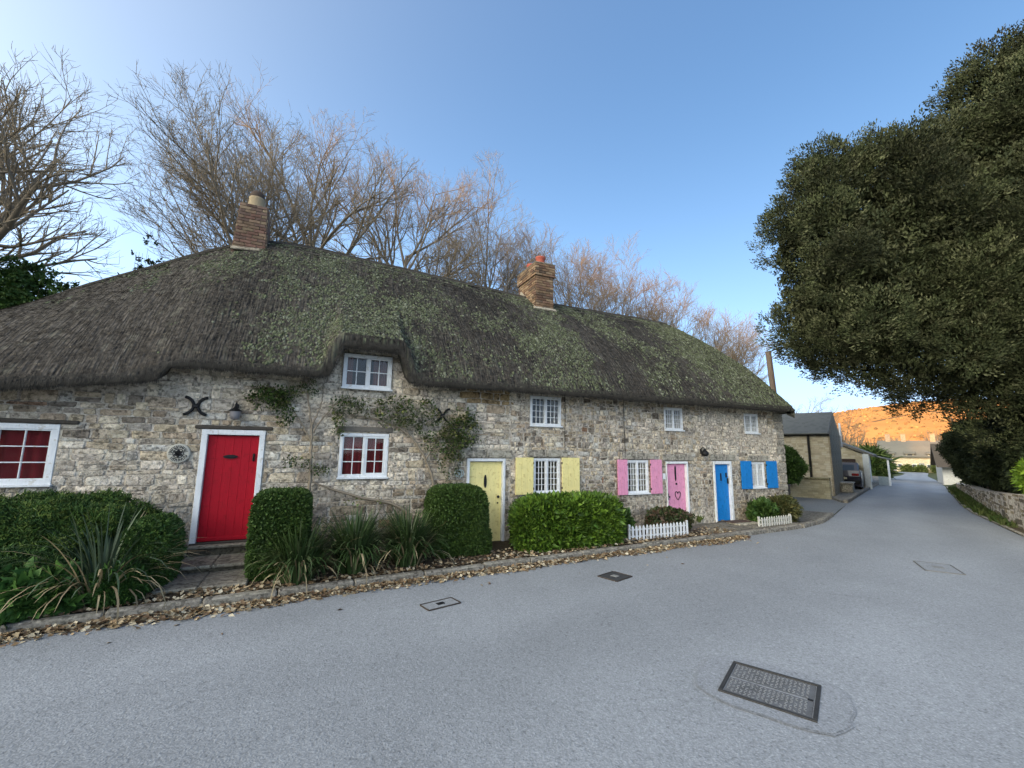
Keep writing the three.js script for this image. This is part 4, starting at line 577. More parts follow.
// ---------------------------------------------------------------- fences
function pickets(label, pts, h, gap, m, seed) {
  const t = thing('picket_fence', label, 'fence', [pts[0][0], 0.07, pts[0][1]]), r = RNG(seed);
  for (let i = 0; i < pts.length - 1; i++) { const [x0, z0] = pts[i], [x1, z1] = pts[i + 1], L = Math.hypot(x1 - x0, z1 - z0), a = Math.atan2(-(z1 - z0), x1 - x0), n = Math.round(L / gap), at = (s, dz) => [lerp(x0, x1, s) - pts[0][0] + dz * Math.sin(a), lerp(z0, z1, s) - pts[0][1] + dz * Math.cos(a)];
    for (let k = 0; k < n; k++) { const [x, z] = at((k + 0.5) / n, 0.02), sh = new THREE.Shape([[-0.026, 0], [0.026, 0], [0.026, h - 0.035], [0, h], [-0.026, h - 0.035]].map((p) => new THREE.Vector2(...p))); const g = new THREE.ExtrudeGeometry(sh, { depth: 0.014, bevelEnabled: true, bevelSize: 0.002, bevelThickness: 0.002, bevelSegments: 1 }); g.rotateZ(0.05 * (r() - 0.5)); g.rotateY(a); g.translate(x, 0.01 * r(), z); part('picket', boxUV(g), m, t); }
    for (const y of [h * 0.28, h * 0.72]) { const [x, z] = at(0.5, 0); part('rail', cbox(L, 0.03, 0.018, x, y, z, 0.003, a), m, t); } }
  for (const [x, z] of [pts[0], pts[pts.length - 1]]) part('post', cbox(0.045, h + 0.04, 0.045, x - pts[0][0], (h + 0.04) / 2 - 0.02, z - pts[0][1] - 0.03, 0.005), m, t);
}
pickets('low white picket fence below the pink shuttered window', [[6.3, 1.0], [7.98, 0.98]], 0.31, 0.098, M.white, 3);
pickets('short off-white picket fence below blue shutters', [[10.62, 0.86], [11.95, 0.80]], 0.24, 0.105, mat([0.58, 0.57, 0.52], { map: paintT }), 4);
// ---------------------------------------------------------------- road furniture and litter
{ // large cover near the camera
  const t = thing('manhole_cover', 'large rusty-edged square manhole cover in the foreground', 'manhole cover', [3.66, 0.006, 5.92], 0.0); t.rotation.y = -Math.atan2(0.59, 0.31);
  const w = 0.68, d = 0.64, fm = mat([0.07, 0.068, 0.066], { roughness: 0.55, metalness: 0.5, map: brickT }), pm = mat([0.16, 0.165, 0.175], { roughness: 0.6, metalness: 0.3, map: brickT });
  part('frame', [cbox(w, 0.03, 0.03, 0, 0, d / 2 - 0.015, 0.003), cbox(w, 0.03, 0.03, 0, 0, -d / 2 + 0.015, 0.003), cbox(0.03, 0.03, d - 0.06, w / 2 - 0.015, 0, 0, 0.003), cbox(0.03, 0.03, d - 0.06, -w / 2 + 0.015, 0, 0, 0.003)], fm, t);
  for (const s of [-1, 1]) { const p = part('cover_plate', cbox(w - 0.07, 0.02, d / 2 - 0.045, 0, -0.003, s * (d / 4 - 0.013), 0.003), pm, t); const g = [], r = RNG(14); for (let i = 0; i < 18; i++) for (let j = 0; j < 8; j++) { if (r() < 0.15) continue; g.push(cbox(0.022, 0.006, 0.008, -w / 2 + 0.06 + i * 0.0315, 0.009, s * (d / 4 - 0.013) + (j - 3.5) * 0.03, 0.002, (i + j) % 2 ? 0.75 : -0.75)); } part('tread', g, mat([0.235, 0.24, 0.25], { roughness: 0.5, metalness: 0.2 }), p).userData.kind = 'stuff'; }
  part('key_slot', cbox(0.04, 0.008, 0.02, w / 2 - 0.06, 0.010, 0.0, 0.002), M.black, t);
}
function smallCover(label, x, z, w, d, turn, m, centre, frameM) { const t = thing('drain_cover', label, 'drain cover', [x, 0.006, z], turn, 'small covers in the road'); part('frame', [cbox(w, 0.02, 0.012, 0, 0, d / 2, 0.003), cbox(w, 0.02, 0.012, 0, 0, -d / 2, 0.003), cbox(0.012, 0.02, d - 0.02, w / 2, 0, 0, 0.003), cbox(0.012, 0.02, d - 0.02, -w / 2, 0, 0, 0.003)], frameM ?? mat([0.075, 0.06, 0.05], { roughness: 0.6, metalness: 0.4 }), t); part('plate', cbox(w - 0.03, 0.016, d - 0.03, 0, -0.002, 0, 0.003), m, t); part('badge', cbox(w * 0.22, 0.006, d * 0.3, 0, 0.008, 0, 0.002), centre, t); }
smallCover('thin rectangular cover outline in the road below climbers', 1.64, 2.92, 0.46, 0.24, 0.25, mat([0.95, 0.94, 0.93], { map: aspTex }), M.iron);
smallCover('dark square drain cover in the road before bright hedge', 4.5, 2.78, 0.42, 0.36, 0.3, mat([0.05, 0.05, 0.052], { roughness: 0.6 }), mat([0.22, 0.22, 0.21]));
smallCover('faint worn cover in the road at far right', 10.2, 4.5, 0.75, 0.5, 0.6, mat([0.94, 0.94, 0.94], { map: aspTex }), mat([0.19, 0.19, 0.19]), mat([0.14, 0.14, 0.14]));
{ // mended tarmac: patches with a sealed edge
  const patch = (poly, k, y) => part('tarmac_patch', sheet(poly, y), mat([k, k, k * 1.01], { map: aspTex, bumpMap: aspBump, bumpScale: 0.005, roughness: 0.82 }), road);
  const oval = (cx, cz, a, b, turn, n = 26, j = 0.05, s = 1) => { const r = RNG(s), o = []; for (let i = 0; i < n; i++) { const q = i / n * 6.283, e = 3.4, m = Math.pow(Math.abs(Math.cos(q)) ** e + Math.abs(Math.sin(q)) ** e, -1 / e) * (1 + j * (r() - 0.5)), x = a * m * Math.cos(q), z = b * m * Math.sin(q); o.push([cx + x * Math.cos(turn) - z * Math.sin(turn), cz + x * Math.sin(turn) + z * Math.cos(turn)]); } return o; };
  patch(oval(3.66, 5.92, 0.56, 0.48, 1.08, 30, 0.06, 3), 0.96, 0.0065); patch(oval(3.66, 5.92, 0.545, 0.465, 1.08, 30, 0.06, 3), 1.0, 0.0105);
  const crack = (pts, w, s) => { const r = RNG(s), L = [], R = []; for (let i = 0; i < pts.length - 1; i++) for (let k = 0; k < 12; k++) { const t = k / 12, x = lerp(pts[i][0], pts[i + 1][0], t), z = lerp(pts[i][1], pts[i + 1][1], t) + 0.02 * (r() - 0.5), ww = w * (0.4 + r()); L.push([x, z - ww]); R.unshift([x, z + ww]); } return [...L, ...R]; };
  part('tar_seam', sheet(crack([[6.3, 4.0], [6.8, 4.6], [7.3, 5.05]], 0.005, 7), 0.0065), mat([0.17, 0.17, 0.175]), road); 
}
{ // fallen leaves in the gutter and bed
  const r = RNG(77), g = leafClump(1, 0.06, 0.04, 0.0, 3), N = 11000, pal = [[0.30, 0.22, 0.13], [0.22, 0.145, 0.08], [0.38, 0.30, 0.19], [0.14, 0.09, 0.055], [0.45, 0.39, 0.28]];
  const flat = (() => { const P = [0, 0, 0, 0.022, 0.006, 0.026, 0.006, 0.003, 0.06, -0.02, 0.007, 0.03, 0, 0.0, 0.03]; return geoOf(P, [0, 1, 4, 1, 2, 4, 2, 3, 4, 3, 0, 4]); })();
  const im = new THREE.InstancedMesh(flat, mat([1, 1, 1], { roughness: 0.85 }), N), m4 = new THREE.Matrix4(), q = new THREE.Quaternion(), c = new THREE.Color();
  for (let i = 0; i < N; i++) {
    const x = -4.2 + 13.6 * Math.pow(r(), 1.25), k = zL(x), inRoad = r() < 0.72, dens = 0.6 + 0.8 * fbm(x * 1.5, 3, 5, 2); let z = inRoad ? k + Math.min(0.42, Math.abs((r() + r() + r() - 1.5) * 0.24 * dens) + 0.01) + (r() < 0.006 ? r() * 1.2 : 0) : k - 0.14 - Math.pow(r(), 1.6) * 0.7, y = inRoad ? 0.008 + 0.03 * r() * sstep(k + 0.3, k, z) : 0.10 + 0.02 * r();
    if (!inRoad && x > -1.85 && x < -0.65) { z = Math.max(z, 1.55); }
    q.setFromEuler(new THREE.Euler((r() - 0.5) * 1.2, r() * 6.28, (r() - 0.5) * 1.2)); const s = 0.6 + 0.9 * r(); m4.compose(V(x, y, z), q, V(s, s, s)); im.setMatrixAt(i, m4); im.setColorAt(i, c.setRGB(...tone(pal, r, 0.7)));
  }
  im.name = 'fallen_leaves'; im.userData = { kind: 'stuff', label: 'brown and tan dead leaves drifted along the kerb', category: 'leaves' }; shade(im); scene.add(im);
}

// ---------------------------------------------------------------- bare trees
function bareTree(label, pos, o) {
  const t = thing('bare_tree', label, 'tree', pos, 0, 'bare winter trees behind the cottages'), r = RNG(o.seed), buf = { trunk: [[], [], 0], branches: [[], [], 0], twigs: [[], [], 0] };
  const seg = (B, a, b, ra, rb, n) => { const d = b.clone().sub(a), s = V(d.z + 0.01, 0.3 * d.x, -d.x + 0.02).cross(d).normalize(), q = d.clone().cross(s).normalize(), base = B[2]; for (const [p, rr] of [[a, ra], [b, rb]]) for (let k = 0; k < n; k++) { const an = k / n * 6.2832, c = Math.cos(an) * rr, e = Math.sin(an) * rr; B[0].push(p.x + c * s.x + e * q.x, p.y + c * s.y + e * q.y, p.z + c * s.z + e * q.z); } for (let k = 0; k < n; k++) { const a0 = base + k, b0 = base + (k + 1) % n; B[1].push(a0, b0, a0 + n, b0, b0 + n, a0 + n); } B[2] += 2 * n; };
  const H = o.h, levels = o.levels ?? 5;
  const rot = (d, ang) => { const ax = d.clone().cross(V(r() - 0.5, r() - 0.5, r() - 0.5)).normalize(); return d.clone().applyAxisAngle(ax, ang); };
  const EC = V((o.lean?.[0] ?? 0) * H * 0.35, H * (o.mid ?? 0.66), 0), ER = [H * (o.wide ?? 0.33), H * (1 - (o.mid ?? 0.66)), H * (o.wide ?? 0.33)], out = (q) => ((q.x - EC.x) / ER[0]) ** 2 + ((q.y - EC.y) / ER[1]) ** 2 + ((q.z - EC.z) / ER[2]) ** 2;
  function grow(p, d, L, rad, lev) {
    if (lev > 0) { let k = 0; while (k++ < 7 && out(p.clone().addScaledVector(d, L)) > 0.9 + 0.2 * r()) L *= 0.78; if (L < 0.12) return; }
    const n = lev === 0 ? 7 : lev < 3 ? 5 : lev < 4 ? 3 : 2, B = lev === 0 ? buf.trunk : lev < 3 ? buf.branches : buf.twigs, sides = lev === 0 ? 8 : lev < 2 ? 6 : lev < 4 ? 4 : 3; let q = p.clone(), dd = d.clone(), ra = rad; const nodes = [];
    const end = lev >= levels ? rad * 0.4 : rad * (lev === 0 ? 0.45 : 0.35);
    for (let i = 0; i < n; i++) { dd.add(V((r() - 0.5) * 0.5, (r() - 0.5) * 0.4 + (o.up ?? 0.08), (r() - 0.5) * 0.5).multiplyScalar(lev === 0 ? 0.25 : 0.8)).normalize(); const e = q.clone().addScaledVector(dd, L / n), rb = lerp(rad, end, (i + 1) / n); seg(B, q, e, ra, rb, sides); nodes.push([e, dd.clone(), rb, (i + 1) / n]); q = e; ra = rb; }
    if (lev >= levels) return;
    const kids = lev === 0 ? o.k0 ?? 8 : lev === 1 ? o.k1 ?? 7 : lev === 2 ? o.k2 ?? 6 : lev === 3 ? o.k3 ?? 5 : 3;
    for (let k = 0; k < kids; k++) {
      const f = lev === 0 ? lerp(o.from ?? 0.4, 1, (k + r()) / kids) : lerp(0.25, 1, (k + r()) / kids), i = Math.min(n - 1, Math.floor(f * n)), [e, nd, rb] = nodes[i]; const a = i ? nodes[i - 1][0] : p, s = a.clone().lerp(e, f * n - i);
      const ang = lev === 0 ? lerp(0.25, o.spread ?? 0.95, r()) : lerp(0.35, 0.95, r()), l2 = lev === 0 ? H * 0.38 * (o.b ?? 1) * lerp(0.75, 1.1, r()) * lerp(1, 0.85, f) : L * lerp(0.4, 0.66, r()) * lerp(1.1, 0.75, f);
      const nd2 = rot(nd, ang); if (o.lean && lev === 0) nd2.add(V(...o.lean)).normalize(); if (nd2.y < -0.25) nd2.y *= -0.4;
      grow(s, nd2, l2, Math.max(o.tw ?? 0.0065, Math.min(rb * 0.85, rad * lerp(0.42, 0.62, r()))), lev + 1);
    }
  }
  for (const [dx, dz, hh, rr] of o.stems ?? [[0, 0, 1, 1]]) grow(V(dx * 0.2, -0.4, dz * 0.2), V(dx, 1, dz).normalize(), H * (o.tl ?? 0.54) * hh, (o.rad ?? H * 0.02) * rr, 0);
  part('trunk', geoOf(buf.trunk[0], buf.trunk[1]), o.m ?? M.bark, t); const br = part('branches', geoOf(buf.branches[0], buf.branches[1]), o.m ?? M.bark, t); part('twigs', geoOf(buf.twigs[0], buf.twigs[1]), o.tm ?? twigM, br).userData.kind = 'stuff';
  if (o.ivy) { const items = []; for (let i = 0; i < o.ivy; i++) { const a = r() * 6.28, y = r() * H * 0.35, q = (o.rad ?? H * 0.02) + 0.1 + 0.12 * r(); items.push({ p: V(q * Math.cos(a), y, q * Math.sin(a)), n: V(Math.cos(a), 0.2, Math.sin(a)).normalize(), s: 1.4, c: tone(YEW, r, 0.5) }); } scatter('ivy', bigLeaf, LM, items, t); }
  return t;
}
const twigM = mat([0.27, 0.215, 0.15], { roughness: 1 });
const gy = (x, z) => groundY(x, z);
const T = (x, z) => [x, gy(x, z), z];
bareTree('large dark bare tree at the left edge of the picture', T(-8.4, -6.9), { h: 14.6, seed: 101, rad: 0.24, spread: 1.25, k0: 12, k2: 7, from: 0.52, wide: 0.27, mid: 0.64 });
bareTree('bare tree rising behind the left brick chimney, reaching left', T(-2.9, -11.5), { h: 17, seed: 102, rad: 0.18, spread: 1.1, k0: 8, k2: 7, from: 0.62, lean: [-0.36, 0.15, 0], wide: 0.30, mid: 0.70, stems: [[-0.03, 0, 1, 1], [0.05, 0.05, 0.9, 0.7]] });
bareTree('broad bare tree just right of the left brick chimney', T(-0.7, -15.5), { h: 20, seed: 103, rad: 0.23, spread: 1.25, k0: 13, k2: 7, from: 0.5, wide: 0.30 });
bareTree('spreading bare tree leaning right behind the roof ridge', T(4.0, -17.5), { h: 19.5, seed: 104, rad: 0.22, spread: 1.3, k0: 14, k2: 7, from: 0.45, lean: [0.12, 0, 0], wide: 0.34, mid: 0.62 });
bareTree('rounded upright bare tree left of the two-pot chimney', T(10.6, -19.5), { h: 19, seed: 105, rad: 0.15, spread: 0.95, k0: 6, k1: 6, k2: 5, from: 0.45, up: 0.10, wide: 0.28, stems: [[-0.10, 0, 1, 0.8], [0.02, 0, 1, 1], [0.14, 0, 0.95, 0.8]], tm: mat([0.24, 0.20, 0.14], { roughness: 1 }) });
{ // a line of thinner trees behind the right half of the roof
  const row = [['first bare tree right of the two-pot chimney', 17.2, -19.5, 18], ['second bare tree right of the two-pot chimney', 20.4, -20.5, 18], ['third bare tree right of the two-pot chimney', 23.8, -20, 17.5], ['fourth bare tree right of the two-pot chimney', 27.6, -20, 17], ['small bare tree above the falling end of the ridge', 32, -20.5, 16.5], ['lowest bare tree behind the hipped end of thatch', 37, -22, 17], ['leftmost bare tree crowded behind the two-pot chimney', 14.4, -21, 16.5], ['bare tree beside the leaning telegraph pole', 42, -24, 17]];
  row.forEach(([l, x, z, h], i) => bareTree(l, T(x, z), { h, seed: 120 + i, rad: 0.12, spread: 0.9, k0: 8, from: 0.3, up: 0.10, levels: 4, k1: 8, k2: 7, k3: 5, tw: 0.009, mid: 0.6, wide: 0.30, stems: [[-0.10, 0, 1, 0.8], [0.08, 0.05, 1, 1]], tm: mat([0.27, 0.20, 0.13], { roughness: 1 }) }));
}
[['pale bare tree above the slate barn roof', 57, -25.8, 11.5], ['thin bare tree behind the slate barn, further right', 63, -24.6, 11]].forEach(([l, x, z, h], i) => bareTree(l, T(x, z), { h, seed: 140 + i, rad: 0.12, spread: 0.95, k0: 9, from: 0.25, levels: 4 }));
bareTree('slim bare sapling between the large left tree and chimney', T(-5.3, -9), { h: 7.0, seed: 150, rad: 0.06, spread: 0.6, k0: 9, from: 0.2, levels: 3, up: 0.2 });
shrub('ivy_bush', 'dark ivy-covered bush above the left end of thatch', 'shrub', [-7.5, 0, -6.7], [1.7, 3.45, 0.9], { e: 2.2, count: 4200, clump: bigLeaf, pal: YEW, lump: 0.35, seed: 160, deep: 0.5, bottom: true });
shrub('ivy_bush', 'thin leafy sapling above the thatch left of chimney', 'shrub', [-4.9, 0, -6.7], [0.6, 3.9, 0.45], { e: 2.0, count: 420, clump: bigLeaf, pal: [[0.05, 0.06, 0.025], [0.03, 0.045, 0.015]], lump: 0.5, seed: 161, deep: 0.9, fill: 0.1 });
// ---------------------------------------------------------------- evergreen oak on the right
{
  const B = [19.0, gy(19.0, 5.7), 5.7], t = thing('evergreen_oak', 'huge dark evergreen oak overhanging the road on the right', 'tree', B), r = RNG(200), items = [];
  const lobes = [[15.4, 8.15, 1.5, 2.6, 3.6, 2.5], [15.2, 6.5, 1.3, 1.8, 1.9, 1.7], [17.0, 8.4, 3.0, 2.2, 3.2, 2.2], [19.2, 10.9, 5.3, 2.7, 3.8, 2.7], [18.4, 6.4, 4.7, 2.8, 2.8, 2.5], [21.4, 8.8, 6.8, 3.3, 4.0, 3.0], [16.4, 5.0, 2.4, 2.0, 1.2, 1.8], [18.6, 4.1, 4.2, 2.4, 1.6, 2.0], [18.6, 12.6, 4.7, 1.3, 1.5, 1.3]];
  const inside = (p) => { let m = 9; for (const [x, y, z, a, b, c] of lobes) m = Math.min(m, ((p.x - x) / a) ** 2 + ((p.y - y) / b) ** 2 + ((p.z - z) / c) ** 2); return m; };
  const subs = [];
  for (const [x, y, z, a, b, c] of lobes) for (let i = 0, n = Math.round(14 * (a * b) ** 0.75); i < n; i++) { let d; do d = V(r() * 2 - 1, r() * 2 - 1, r() * 2 - 1); while (d.lengthSq() > 1 || d.lengthSq() < 0.1); d.normalize(); const k = 0.88 + 0.16 * r(), p = V(x + d.x * a * k, y + d.y * b * k, z + d.z * c * k); if (inside(p) < 0.62) continue; subs.push([p, 0.45 + 0.5 * r(), d]); }
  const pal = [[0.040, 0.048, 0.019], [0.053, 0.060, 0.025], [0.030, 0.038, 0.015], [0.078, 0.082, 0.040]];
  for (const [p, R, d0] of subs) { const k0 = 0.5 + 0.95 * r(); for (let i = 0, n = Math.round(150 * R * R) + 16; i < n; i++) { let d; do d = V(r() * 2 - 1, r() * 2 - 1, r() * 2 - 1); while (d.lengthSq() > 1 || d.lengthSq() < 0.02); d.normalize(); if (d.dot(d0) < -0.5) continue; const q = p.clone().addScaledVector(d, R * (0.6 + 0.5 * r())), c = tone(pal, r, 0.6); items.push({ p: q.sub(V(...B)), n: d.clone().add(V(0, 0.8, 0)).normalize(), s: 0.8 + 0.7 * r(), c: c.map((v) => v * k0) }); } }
  const deep = []; for (const [x, y, z, a, b, c] of lobes) for (let i = 0, n = Math.round(170 * a * b * c); i < n; i++) { let d; do d = V(r() * 2 - 1, r() * 2 - 1, r() * 2 - 1); while (d.lengthSq() > 1); d.multiplyScalar(0.93); deep.push({ p: V(x + d.x * a, y + d.y * b, z + d.z * c).sub(V(...B)), n: V(r() - 0.5, r(), r() - 0.5).normalize(), s: 1.1 + 0.6 * r(), c: tone(pal, r, 0.5) }); }
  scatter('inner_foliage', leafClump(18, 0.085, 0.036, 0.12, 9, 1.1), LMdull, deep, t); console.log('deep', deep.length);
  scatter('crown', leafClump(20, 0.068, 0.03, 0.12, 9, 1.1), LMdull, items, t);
  const br = [], limb = (pts, r0, r1) => br.push(tubePath(new THREE.CatmullRomCurve3(pts.map((q) => V(...q).sub(V(...B)))).getPoints(14), Array.from({ length: 15 }, (_, i) => lerp(r0, r1, i / 14)), 8));
  part('trunk', tubePath([V(0, -0.4, 0), V(0.05, 0.6, 0), V(0, 2, -0.1), V(-0.1, 3.6, -0.1), V(0, 6, 0)], [0.75, 0.55, 0.48, 0.45, 0.3], 12), M.bark, t);
  limb([[19, 3.6, 5.6], [17.6, 5, 4], [16.2, 6.3, 2.4], [15.2, 7.8, 1.2]], 0.28, 0.06); limb([[19, 4.4, 5.6], [18, 7, 4.2], [17.2, 10, 3.2]], 0.26, 0.05); limb([[19, 4.6, 5.7], [20, 7, 6.4], [21.2, 9, 6.8]], 0.26, 0.06); limb([[19, 3.8, 5.6], [17, 4.8, 3.2], [15, 5.8, 1]], 0.18, 0.04); limb([[19, 6, 5.7], [19, 9, 5.4], [18.9, 12.8, 5.2]], 0.25, 0.05);
  part('limbs', br, M.bark, t); console.log('oak clumps', items.length);
}
// ---------------------------------------------------------------- right-hand garden wall, hedge and shrubs
{
  const W = [[14.6, 5.9], [16.93, 3.75], [18.06, 3.05], [22.15, 1.22], [27.5, -1.05], [32.53, -3.2], [36.2, -4.55]], Hh = [0.98, 0.98, 0.9, 0.72, 0.6, 0.42, 0.35];
  const t = thing('garden_wall', 'low rough stone garden wall under the evergreen oak', 'wall'), r = RNG(301);
  const backs = [], pal = [[0.30, 0.25, 0.17], [0.24, 0.205, 0.15], [0.36, 0.30, 0.21], [0.19, 0.165, 0.13]]; const stuff = [];
  for (let i = 0; i < W.length - 1; i++) {
    const [x0, z0] = W[i], [x1, z1] = W[i + 1], L = Math.hypot(x1 - x0, z1 - z0), a = Math.atan2(-(z1 - z0), x1 - x0), n = Math.ceil(L / 0.5);
    for (let k = 0; k < n; k++) { const m = (k + 0.5) / n, x = lerp(x0, x1, m), z = lerp(z0, z1, m), h = lerp(Hh[i], Hh[i + 1], m) + roadY(x) + 0.2; backs.push(cbox(L / n + 0.02, h, 0.32, x, h / 2 - 0.2, z + 0.16, 0.02, a)); }
    for (let s = 0; s < L - 0.05;) { const w = Math.min(L - s, 0.22 + 0.3 * r()); let y = -0.05; const m = (s + w / 2) / L, x = lerp(x0, x1, m), z = lerp(z0, z1, m), top = lerp(Hh[i], Hh[i + 1], m); while (y < top - 0.04) { const h = Math.min(0.09 + 0.1 * r(), top - y), g = cbox(w - 0.02, h - 0.018, 0.07, x, y + h / 2 + roadY(x), z - 0.0 + 0.03 * r(), 0.02, a + 0.05 * (r() - 0.5), 0.05 * (r() - 0.5)), c = tone(pal, r, 0.5), ca = new Float32Array(g.attributes.position.count * 3); for (let q = 0; q < ca.length; q += 3) ca.set(c, q); g.setAttribute('color', new THREE.BufferAttribute(ca, 3)); if (i < 3) part('stone', g, stoneM, t); else stuff.push(g); y += h; } s += w; }
  }
  part('wall_core', backs, mortarM, t); part('small_stones', stuff, stoneM, t).userData.kind = 'stuff';
  part('coping', [cbox(1.5, 0.09, 0.42, 16.2, 1.03, 4.5, 0.02, Math.atan2(2.15, 2.33))], lintelM, t);
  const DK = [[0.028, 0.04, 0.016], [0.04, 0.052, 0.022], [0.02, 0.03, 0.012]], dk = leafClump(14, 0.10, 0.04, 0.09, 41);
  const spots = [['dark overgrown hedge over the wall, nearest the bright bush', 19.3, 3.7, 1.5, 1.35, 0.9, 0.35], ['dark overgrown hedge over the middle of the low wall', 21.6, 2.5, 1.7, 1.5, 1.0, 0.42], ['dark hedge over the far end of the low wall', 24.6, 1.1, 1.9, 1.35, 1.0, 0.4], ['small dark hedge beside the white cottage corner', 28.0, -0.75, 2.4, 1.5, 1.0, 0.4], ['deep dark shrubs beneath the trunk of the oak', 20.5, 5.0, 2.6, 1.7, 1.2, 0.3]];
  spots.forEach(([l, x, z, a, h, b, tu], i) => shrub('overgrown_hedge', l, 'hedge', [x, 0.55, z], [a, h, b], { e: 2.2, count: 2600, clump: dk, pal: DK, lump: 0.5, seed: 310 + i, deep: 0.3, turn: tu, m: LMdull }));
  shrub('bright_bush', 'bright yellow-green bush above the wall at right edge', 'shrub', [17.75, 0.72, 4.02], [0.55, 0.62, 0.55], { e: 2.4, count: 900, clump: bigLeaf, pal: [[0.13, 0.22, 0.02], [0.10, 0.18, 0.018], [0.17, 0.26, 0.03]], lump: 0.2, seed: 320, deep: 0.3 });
  const vi = [], rr = RNG(330); for (let i = 0; i < 900; i++) { const x = lerp(17.5, 34, rr()), z = zR(x) + 0.15 + 0.5 * rr(); vi.push({ p: V(x, roadY(x), z), n: V(rr() - 0.5, 2, rr() - 0.5).normalize(), s: 0.8 + rr(), c: tone([[0.05, 0.085, 0.02], [0.035, 0.06, 0.015], [0.08, 0.10, 0.03]], rr, 0.5) }); }
  const v = scatter('verge_plants', leafClump(12, 0.13, 0.03, 0.08, 42, 1.4), LMdull, vi, scene); v.userData = { kind: 'stuff', label: 'grass and weeds along the foot of the garden wall', category: 'grass' };
  const vb = [], k = 40; const pos = [], idx = []; for (let i = 0; i <= k; i++) { const x = lerp(14.2, 36, i / k); pos.push(x, roadY(x) + 0.03, zR(x) + 0.02, x, roadY(x) + 0.09, zR(x) + 0.75); } for (let i = 0; i < k; i++) idx.push(2 * i, 2 * i + 1, 2 * i + 2, 2 * i + 1, 2 * i + 3, 2 * i + 2);
  struct('verge', boxUV(geoOf(pos, idx)), mat([0.085, 0.07, 0.045], { map: soilTex, roughness: 1 }));
}
// ---------------------------------------------------------------- neighbours down the road
const courseTex = colorTex(512, 512, (u, v) => { const row = Math.floor(v * 14), x = u * 6 + hash(row, 3, 1) * 5, cell = Math.floor(x), k = 0.7 + 0.5 * hash(cell, row, 5) + 0.25 * (fbm(u * 30, v * 30, 4, 3, 30) - 0.5), j = Math.min(v * 14 - row, 1 - (v * 14 - row)) < 0.07 || Math.min(x - cell, 1 - x + cell) < 0.03; const q = j ? 0.78 : k; return [q, q * 0.97, q * 0.9]; }, 0.8, 0.8);
const slateTex = colorTex(512, 512, (u, v) => { const row = Math.floor(v * 24), x = u * 16 + (row % 2) * 0.5, c = Math.floor(x), k = 0.8 + 0.35 * hash(c, row, 2) + 0.2 * (fbm(u * 20, v * 20, 4, 3, 20) - 0.5); return [k, k * 1.01, k * 1.02]; }, 0.35, 0.35);
const coursed = (r, g, b) => mat([r, g, b], { map: courseTex, bumpMap: stoneBump, bumpScale: 0.01, roughness: 0.95 });
const slateM = mat([0.115, 0.12, 0.115], { map: slateTex, roughness: 0.7 });
function prism(poly, depth) { const g = new THREE.ExtrudeGeometry(new THREE.Shape(poly.map((p) => new THREE.Vector2(...p))), { depth, bevelEnabled: false }); return g; }
{ // slate-roofed barn: local x runs along the gable that faces the road, local -z runs back along the wall facing the camera
  const a = Math.atan2(2.1, 4.7), t = thing('stone_barn', 'slate-roofed stone barn beside the end of the cottages', 'barn', [21.3, 0, -3.3], a), w = 5.0, L = 9.0;
  const g = prism([[0, -0.2], [w, -0.2], [w, 2.85], [w / 2, 3.9], [0, 2.85]], L); g.translate(0, 0, -L); part('wall', boxUV(g), coursed(0.42, 0.39, 0.32), t);
  const sl = Math.atan2(1.05, w / 2), rl = Math.hypot(1.05, w / 2) + 0.28; for (const s of [0, 1]) { const q = cbox(rl, 0.06, L + 0.1, 0, 0, -L / 2, 0.01); q.rotateZ(s ? -sl : sl); q.translate(s ? w * 0.75 + 0.1 : w * 0.25 - 0.1, 3.42, 0); part('roof', boxUV(q), slateM, t); }
  part('gable_face', [prism([[0.0, -0.1], [w, -0.1], [w, 2.9], [w / 2, 3.98], [0, 2.9]], 0.06).translate(0, 0, 0.004)].map((q) => boxUV(q)), coursed(0.27, 0.235, 0.18), t);
  part('gutter', tubePath([V(-0.1, 2.82, 0.05), V(-0.1, 2.82, -L)], 0.06, 8), M.black, t); part('drainpipe', tubePath([V(-0.07, 2.8, -0.75), V(-0.06, 0.75, -0.75)], 0.05, 8), M.black, t); part('vent_pipe', tubePath([V(w + 0.05, 2.3, 0.1), V(w + 0.05, 3.6, 0.1)], 0.05, 8), M.white, t);
}
{ const g = thing('retaining_wall', 'low mossy stone wall before the barn', 'wall', [20.55, 0, -2.95], Math.atan2(2.1, 4.7)); part('wall', [cbox(0.35, 0.85, 4.6, 0, 0.4, -2.3, 0.04)], coursed(0.32, 0.30, 0.22), g); part('coping', cbox(0.42, 0.07, 4.6, 0, 0.86, -2.3, 0.02), plainStone(0.26, 0.25, 0.16), g); }
shrub('rounded_bush', 'rounded dark green bush against the barn wall', 'shrub', [18.4, 0.55, -3.65], [0.72, 0.85, 0.8], { e: 2.3, count: 1500, clump: bigLeaf, pal: [[0.035, 0.075, 0.016], [0.05, 0.10, 0.02], [0.028, 0.055, 0.012]], lump: 0.22, seed: 400, deep: 0.25 });
{ const t = thing('log_store', 'brown timber bin at the corner of the cottages', 'bin', [15.75, 0.01, -2.1], 0.35); for (let k = 0; k < 5; k++) part('board', cbox(0.9, 0.145, 0.03, 0, 0.08 + k * 0.15, 0.3, 0.006), M.timber, t); for (let k = 0; k < 5; k++) part('side_board', cbox(0.03, 0.145, 0.56, -0.44, 0.08 + k * 0.15, 0, 0.006), M.timber, t); part('lid', cbox(1.0, 0.04, 0.7, 0, 0.79, 0, 0.01, 0, 0, 0.08), mat([0.06, 0.05, 0.045]), t); part('body', cbox(0.84, 0.72, 0.5, 0, 0.38, 0, 0.01), M.timber, t); }
